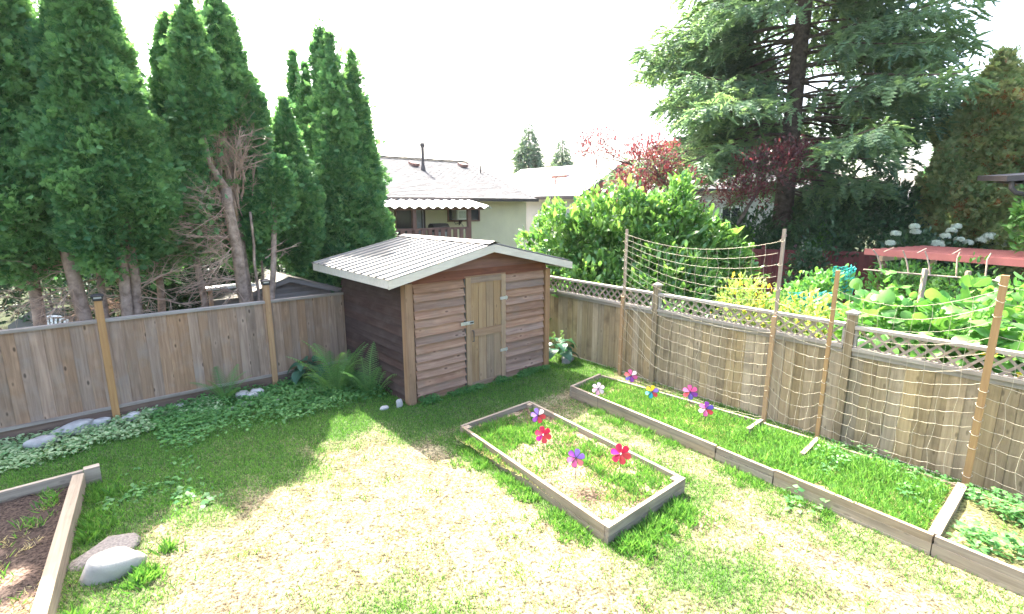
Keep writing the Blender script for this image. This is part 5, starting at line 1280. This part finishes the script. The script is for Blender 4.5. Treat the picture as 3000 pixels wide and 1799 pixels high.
# ------------------------------------------------------------------ cream house
HA = R(39)
ho = thing("cream_house", "cream stucco house with grey shingle roof beyond the shed", "house", (.70, 25.0, -.04), HA)
MB().box(-14, 0, 0, 10.4, 0, 3.5).build("wall", M['stucco'], ho)
RY, RZh, EYh, EZh = 5.1, 5.58, -.62, 3.56
slope = (RZh - EZh) / (RY - EYh)
MB().prism([(EYh, EZh - .1), (RY, RZh - .1), (10.9, EZh - .1), (10.9, EZh - .16), (RY, RZh - .2), (EYh, EZh - .16)], 'x', -14.4, .12).build("roof_deck", M['darkp'], ho)
# shingle courses as stepped strips with staggered tabs
nrow = 34; sl = math.hypot(RY - EYh, RZh - EZh); cr = sl / nrow; ca_, sa_ = (RY - EYh) / sl, (RZh - EZh) / sl
tabm = MB().add([(0, 0, .004), (.34, 0, .004), (.34, cr * 1.25 * ca_, cr * 1.25 * sa_ - .012), (0, cr * 1.25 * ca_, cr * 1.25 * sa_ - .012), (0, 0, -.012), (.34, 0, -.012)], [(0, 1, 2, 3), (4, 5, 1, 0)]).mesh("shingle")
k_ = 0; mrest = MB()
for i in range(nrow):
    yy_ = EYh + i * cr * ca_; z_ = EZh - .085 + i * cr * sa_
    for j in range(24):
        x_ = .1 - (j + 1) * .345 - (.17 if i % 2 else 0) - random.uniform(0, .02)
        k_ += 1
        if i < 13: inst("shingle", tabm, M['shingle'], ho, (x_, yy_, z_ + random.uniform(0, .006)))
        else: mrest.add([(x_, yy_, z_ + .004), (x_ + .34, yy_, z_ + .004 + random.uniform(0, .01)), (x_ + .34, yy_ + cr * 1.25 * ca_, z_ + cr * 1.25 * sa_ - .012), (x_, yy_ + cr * 1.25 * ca_, z_ + cr * 1.25 * sa_ - .012), (x_, yy_, z_ - .012), (x_ + .34, yy_, z_ - .012)], [(0, 1, 2, 3), (4, 5, 1, 0)])
    mrest.box(-14.35, .1 - 24.5 * .345, yy_, yy_ + cr * 1.1 * ca_, z_ - .02 + cr * sa_ * .4, z_ + cr * sa_ * .6)
tag(mrest.build("shingles", M['shingle'], ho), kind="stuff")
MB().add([(-14.4, RY - .02, RZh - .09), (.12, RY - .02, RZh - .09), (.12, 10.95, EZh - .09), (-14.4, 10.95, EZh - .09)], [(0, 1, 2, 3)]).build("roof_slope", M['shingle'], ho)
for i in range(26): MB().box(.1 - (i + 1) * .33, .1 - i * .33 - .02, RY - .13, RY + .13, RZh - .07, RZh - .03 + (i % 2) * .012).build("ridge_shingle", M['shingle'], ho)
MB().box(-14.4, .16, EYh - .09, EYh - .0, EZh - .22, EZh - .08).build("gutter", M['darkp'], ho)
MB().prism([(EYh, EZh - .095), (RY, RZh - .095), (RY, RZh - .22), (EYh, EZh - .22)], 'x', .121, .15).build("rake_board", M['darkp'], ho)
MB().tube([(-3.8, 3.2, 4.8), (-3.8, 3.2, 5.95)], .075, n=10).tube([(-3.8, 3.2, 5.9), (-3.8, 3.2, 6.07)], .12, n=10).tube([(-3.8, 3.2, 4.78), (-3.8, 3.2, 5.05)], .13, .09, 10).build("flue_pipe", M['darkp'], ho)
for x, y in ((-3.9, 3.9), (-.85, 4.2)):
    z_ = EZh + slope * (y - EYh) - .06; MB().prism([(y - .2, z_ - .06), (y - .2, z_ + .08), (y + .2, z_ + .2), (y + .2, z_ + .08)], 'x', x - .2, x + .2).build("roof_vent", M['brownp'], ho)
MB().tube([(-.41, 3.2, 4.8), (-.41, 3.2, 5.2)], .04, n=8).build("vent_pipe", M['darkp'], ho)
def window(root, x0, x1, z0, z1, y, frame='brownp', pane='glass', mull=(), nm="window"):
    f = MB(); w_ = .06
    f.box(x0, x1, y - .05, y + .02, z1 - w_, z1).box(x0, x1, y - .05, y + .02, z0, z0 + w_).box(x0, x0 + w_, y - .05, y + .02, z0 + w_, z1 - w_).box(x1 - w_, x1, y - .05, y + .02, z0 + w_, z1 - w_)
    for q in mull: f.box(q - .02, q + .02, y - .045, y + .02, z0 + w_, z1 - w_)
    o = f.build(nm, M[frame], root); MB().box(x0 + w_, x1 - w_, y - .012, y - .002, z0 + w_, z1 - w_).build("pane", M[pane], o); return o
window(ho, -6.98, -6.18, 1.5, 3.05, -.001); window(ho, -6.08, -5.6, 1.0, 3.05, -.001, 'darkp', 'curtain', (-5.75,), "patio_door")
window(ho, -4.5, -2.8, 2.46, 3.33, -.001, 'brownp', 'glass', (-3.6,))
ac = MB().box(-4.3, -3.76, -.42, -.052, 2.56, 2.98).build("air_conditioner", M['galv'], ho); fr0 = MB().box(-4.26, -3.75, -.45, -.421, 2.92, 2.98).box(-4.26, -3.75, -.45, -.421, 2.56, 2.62).box(-4.26, -4.2, -.45, -.421, 2.62, 2.92).box(-3.81, -3.75, -.45, -.421, 2.62, 2.92).build("face_frame", M['white'], ac); MB().box(-4.19, -3.82, -.43, -.4215, 2.63, 2.91).build("grille", M['galv'], ac)
MB().prism([(-.4, 2.55), (-.05, 2.55), (-.05, 2.3)], 'x', -3.95, -3.92).build("bracket", M['darkp'], ac)
MB().tube([(-4.2, -.06, 2.5), (-4.15, -.1, 2.36), (-3.9, -.1, 2.42), (-3.75, -.08, 2.3), (-3.72, -.06, 2.1)], .012, n=5).build("cable", M['black'], ac)
# deck
DY = -1.9
dk = thing("deck", "brown railed deck with white corrugated awning on the cream house", "deck", ho.location, HA)
MB().box(-9.5, -4.55, DY, -.02, 1.22, 1.34).build("floor", M['brownp'], dk)
MB().box(-9.5, -4.6, DY - .04, DY + .06, 2.24, 2.32).build("rail", M['brownp'], dk); MB().box(-9.5, -4.6, DY - .02, DY + .04, 1.36, 1.44).build("rail", M['brownp'], dk)
pkm = MB().box(-.085, .085, -.02, .02, 0, .93).mesh("picket")
for i in range(17): inst("picket", pkm, M['brownp'], dk, (-4.8 - i * .285, DY - .07, 1.33))
for x in (-4.66, -7.12, -9.4): MB().box(x - .07, x + .07, DY - .06, DY + .08, 0, 3.02).build("post", M['brownp'], dk)
MB().box(-9.5, -3.95, DY - .05, DY + .05, 2.985, 3.08).build("beam", M['brownp'], dk)
m = MB(); nw = 120; x0, x1 = -9.6, -3.72
for i in range(nw + 1):
    x = x0 + (x1 - x0) * i / nw; ph_ = (i % 8) / 8; zt = .055 * (1 - abs(ph_ * 2 - 1) * 2)
    for (y, z) in ((DY - .3, 3.10), (-.12, 3.46)):
        for dz in (0, -.012): m.v.append((x, y, z + zt + dz))
for i in range(nw):
    b0 = i * 4; b1 = b0 + 4; m.f += [(b0, b1, b1 + 2, b0 + 2), (b0 + 1, b0 + 3, b1 + 3, b1 + 1), (b0, b0 + 1, b1 + 1, b1), (b0 + 2, b1 + 2, b1 + 3, b0 + 3)]
m.build("awning", M['awning'], dk)
bq = thing("barbecue", "covered grey barbecue standing on the deck", "barbecue", ho.location, HA)
MB().box(-5.75, -5.0, -1.0, -.5, 1.34, 2.1).build("cabinet", M['galv'], bq); MB().prism([(-1.0, 2.1), (-.5, 2.1), (-.52, 2.36), (-.66, 2.44), (-.86, 2.42), (-.98, 2.3)], 'x', -5.75, -5.0).build("lid", M['iron'], bq)

# ------------------------------------------------------------------ white-roofed house with red gable
h2 = thing("white_roof_house", "house with glaring white roof and red gable end behind the plum tree", "house", (6.15, 30.0, -.04), YA)
MB().box(-3.2, 3.2, .1, 8.2, 0, 3.7).build("wall", M['stucco2'], h2)
for sg in (-1, 1):
    MB().add([(0, -.3, 5.62), (sg * 3.65, -.3, 3.72), (sg * 3.65, 8.4, 3.72), (0, 8.4, 5.62), (0, -.3, 5.48), (sg * 3.65, -.3, 3.58), (sg * 3.65, 8.4, 3.58), (0, 8.4, 5.48)],
             [(0, 1, 2, 3), (7, 6, 5, 4), (0, 4, 5, 1), (1, 5, 6, 2), (2, 6, 7, 3), (3, 7, 4, 0)]).build("roof", M['roofpale'], h2)
    MB().prism([(0, 5.63), (sg * 3.68, 3.71), (sg * 3.68, 3.52), (0, 5.42)], 'y', -.34, -.301).build("rake_board", M['darkp'], h2)
    MB().box(sg * 3.66, sg * 3.76, -.3, 8.4, 3.5, 3.68).build("gutter", M['darkp'], h2)
MB().prism([(-3.4, 3.6), (3.4, 3.6), (0, 5.35)], 'y', .06, .099).build("gable", M['redgable'], h2)
for i in range(7): MB().box(-3.2 + i * .46, 3.2 - i * .46, .04, .059, 3.66 + i * .23, 3.66 + i * .23 + .2).build("siding_board", M['redgable'], h2)
MB().add([(-1.6, 2.6, 4.95), (-1.6, 3.9, 4.95), (-1.1, 3.9, 5.25), (-1.1, 2.6, 5.25), (-1.6, 2.6, 4.75), (-1.6, 3.9, 4.75)], [(0, 3, 2, 1), (0, 1, 5, 4)]).build("skylight", M['brownp'], h2)
for x, y, hh in ((-.6, 1.2, .5), (-2.3, 2.8, .35), (-1.2, 6.5, .2)): z_ = 5.62 - .52 * abs(x); MB().tube([(x, y, z_ - .1), (x, y, z_ + hh)], .06, n=8).build("vent_pipe", M['brownp'], h2)
# grey house
h3 = thing("grey_house", "grey house wall with a white-trimmed window seen under the plum boughs", "house", (9.4, 27.5, -.04), R(-8))
MB().box(0, 7, 0, 6, 0, 4.0).build("wall", M['stucco2'], h3); MB().prism([(-.5, 4.02), (3, 5.3), (6.5, 4.02), (6.5, 3.9), (3, 5.1), (-.5, 3.9)], 'x', -.4, 7.4).build("roof", M['shingle'], h3)
window(h3, 1.7, 2.7, 2.0, 3.1, -.001, 'white', 'glass', (2.2,)); MB().box(-.2, 1.9, -.06, -.003, 3.35, 3.45).build("trim_band", M['white'], h3); MB().box(1.0, 3.2, -.5, -.45, 1.2, 1.9).build("balcony_rail", M['brownp'], h3)
# umbrella
um = thing("patio_umbrella", "white patio umbrella catching full sun behind the red fence", "umbrella", (8.55, 19.6, -.04))
m = MB(); apex = (0, 0, 2.62); ring = [(math.cos(2 * math.pi * i / 8) * .62, math.sin(2 * math.pi * i / 8) * .62, 2.2) for i in range(8)]; mid = [(p[0] * .55, p[1] * .55, 2.47) for p in ring]
m.add([apex] + mid + ring + [(p[0], p[1], 2.08) for p in ring], [(0, 1 + i, 1 + (i + 1) % 8) for i in range(8)] + [(1 + i, 9 + i, 9 + (i + 1) % 8, 1 + (i + 1) % 8) for i in range(8)] + [(9 + i, 17 + i, 17 + (i + 1) % 8, 9 + (i + 1) % 8) for i in range(8)])
m.build("canopy", M['awning'], um); MB().tube([(0, 0, 0), (0, 0, 2.6)], .02, n=6).build("pole", M['tan'], um)
# right-hand neighbour: patio cover and wall
rh = thing("patio_house", "corner of a house with dark patio cover, gutter elbow and lattice window", "house", (11.15, 11.9, -.04), R(-28))
MB().add([(-.1, -.8, 3.66), (4, -.8, 3.9), (4, 1.2, 4.0), (-.1, 1.2, 3.76), (-.1, -.8, 3.78), (4, -.8, 4.02), (4, 1.2, 4.12), (-.1, 1.2, 3.88)], [(3, 2, 1, 0), (4, 5, 6, 7), (0, 1, 5, 4), (1, 2, 6, 5), (2, 3, 7, 6), (3, 0, 4, 7)]).build("patio_roof", M['darkp'], rh)
MB().add([(.15, -.6, 3.6), (3.8, -.6, 3.82), (3.8, 1.0, 3.92), (.15, 1.0, 3.7), (.15, -.6, 3.62), (3.8, -.6, 3.84), (3.8, 1.0, 3.94), (.15, 1.0, 3.72)], [(3, 2, 1, 0), (4, 5, 6, 7), (0, 1, 5, 4), (1, 2, 6, 5), (2, 3, 7, 6), (3, 0, 4, 7)]).build("ceiling_panel", M['roofmetal'], rh)
MB().tube([(.02, -.7, 3.68), (.03, -.7, 3.52), (.12, -.7, 3.42), (.3, -.7, 3.38), (.75, -.7, 3.42)], .05, n=8).build("gutter_elbow", M['darkp'], rh)
MB().box(.72, .88, -.76, -.6, 0, 3.7).build("post", M['brownp'], rh); MB().box(1.0, 6, -.5, .0, 0, 2.2).build("lower_wall", M['tan'], rh)
window(rh, 1.02, 2.2, 2.2, 3.3, -.3, 'white', 'curtain', (1.3, 1.6, 1.9)); MB().box(.95, 4, -.62, -.3, 2.1, 2.2).build("sill", M['tan'], rh)
tag(MB().tube([RW(4.3, .4, 0), RW(4.3, .4, .02)], .001, n=3).build("_tmp", M['cord']), kind="stuff") if False else None
# ------------------------------------------------------------------ sunlit summer air
hm = bpy.data.materials.new("summer haze"); hm.use_nodes = True
hn = hm.node_tree; hn.nodes.remove(hn.nodes["Principled BSDF"])
hv = hn.nodes.new("ShaderNodeVolumePrincipled"); hv.inputs["Color"].default_value = (.95, .97, 1.0, 1); hv.inputs["Density"].default_value = 0.00022
hv.inputs["Anisotropy"].default_value = 0.3
hn.links.new(hv.outputs[0], hn.nodes["Material Output"].inputs["Volume"])
tag(MB().box(-910, 910, -70, 1810, -1.04, 26.0).build("haze", hm), "thin bright summer haze over the gardens", None, None, "stuff")
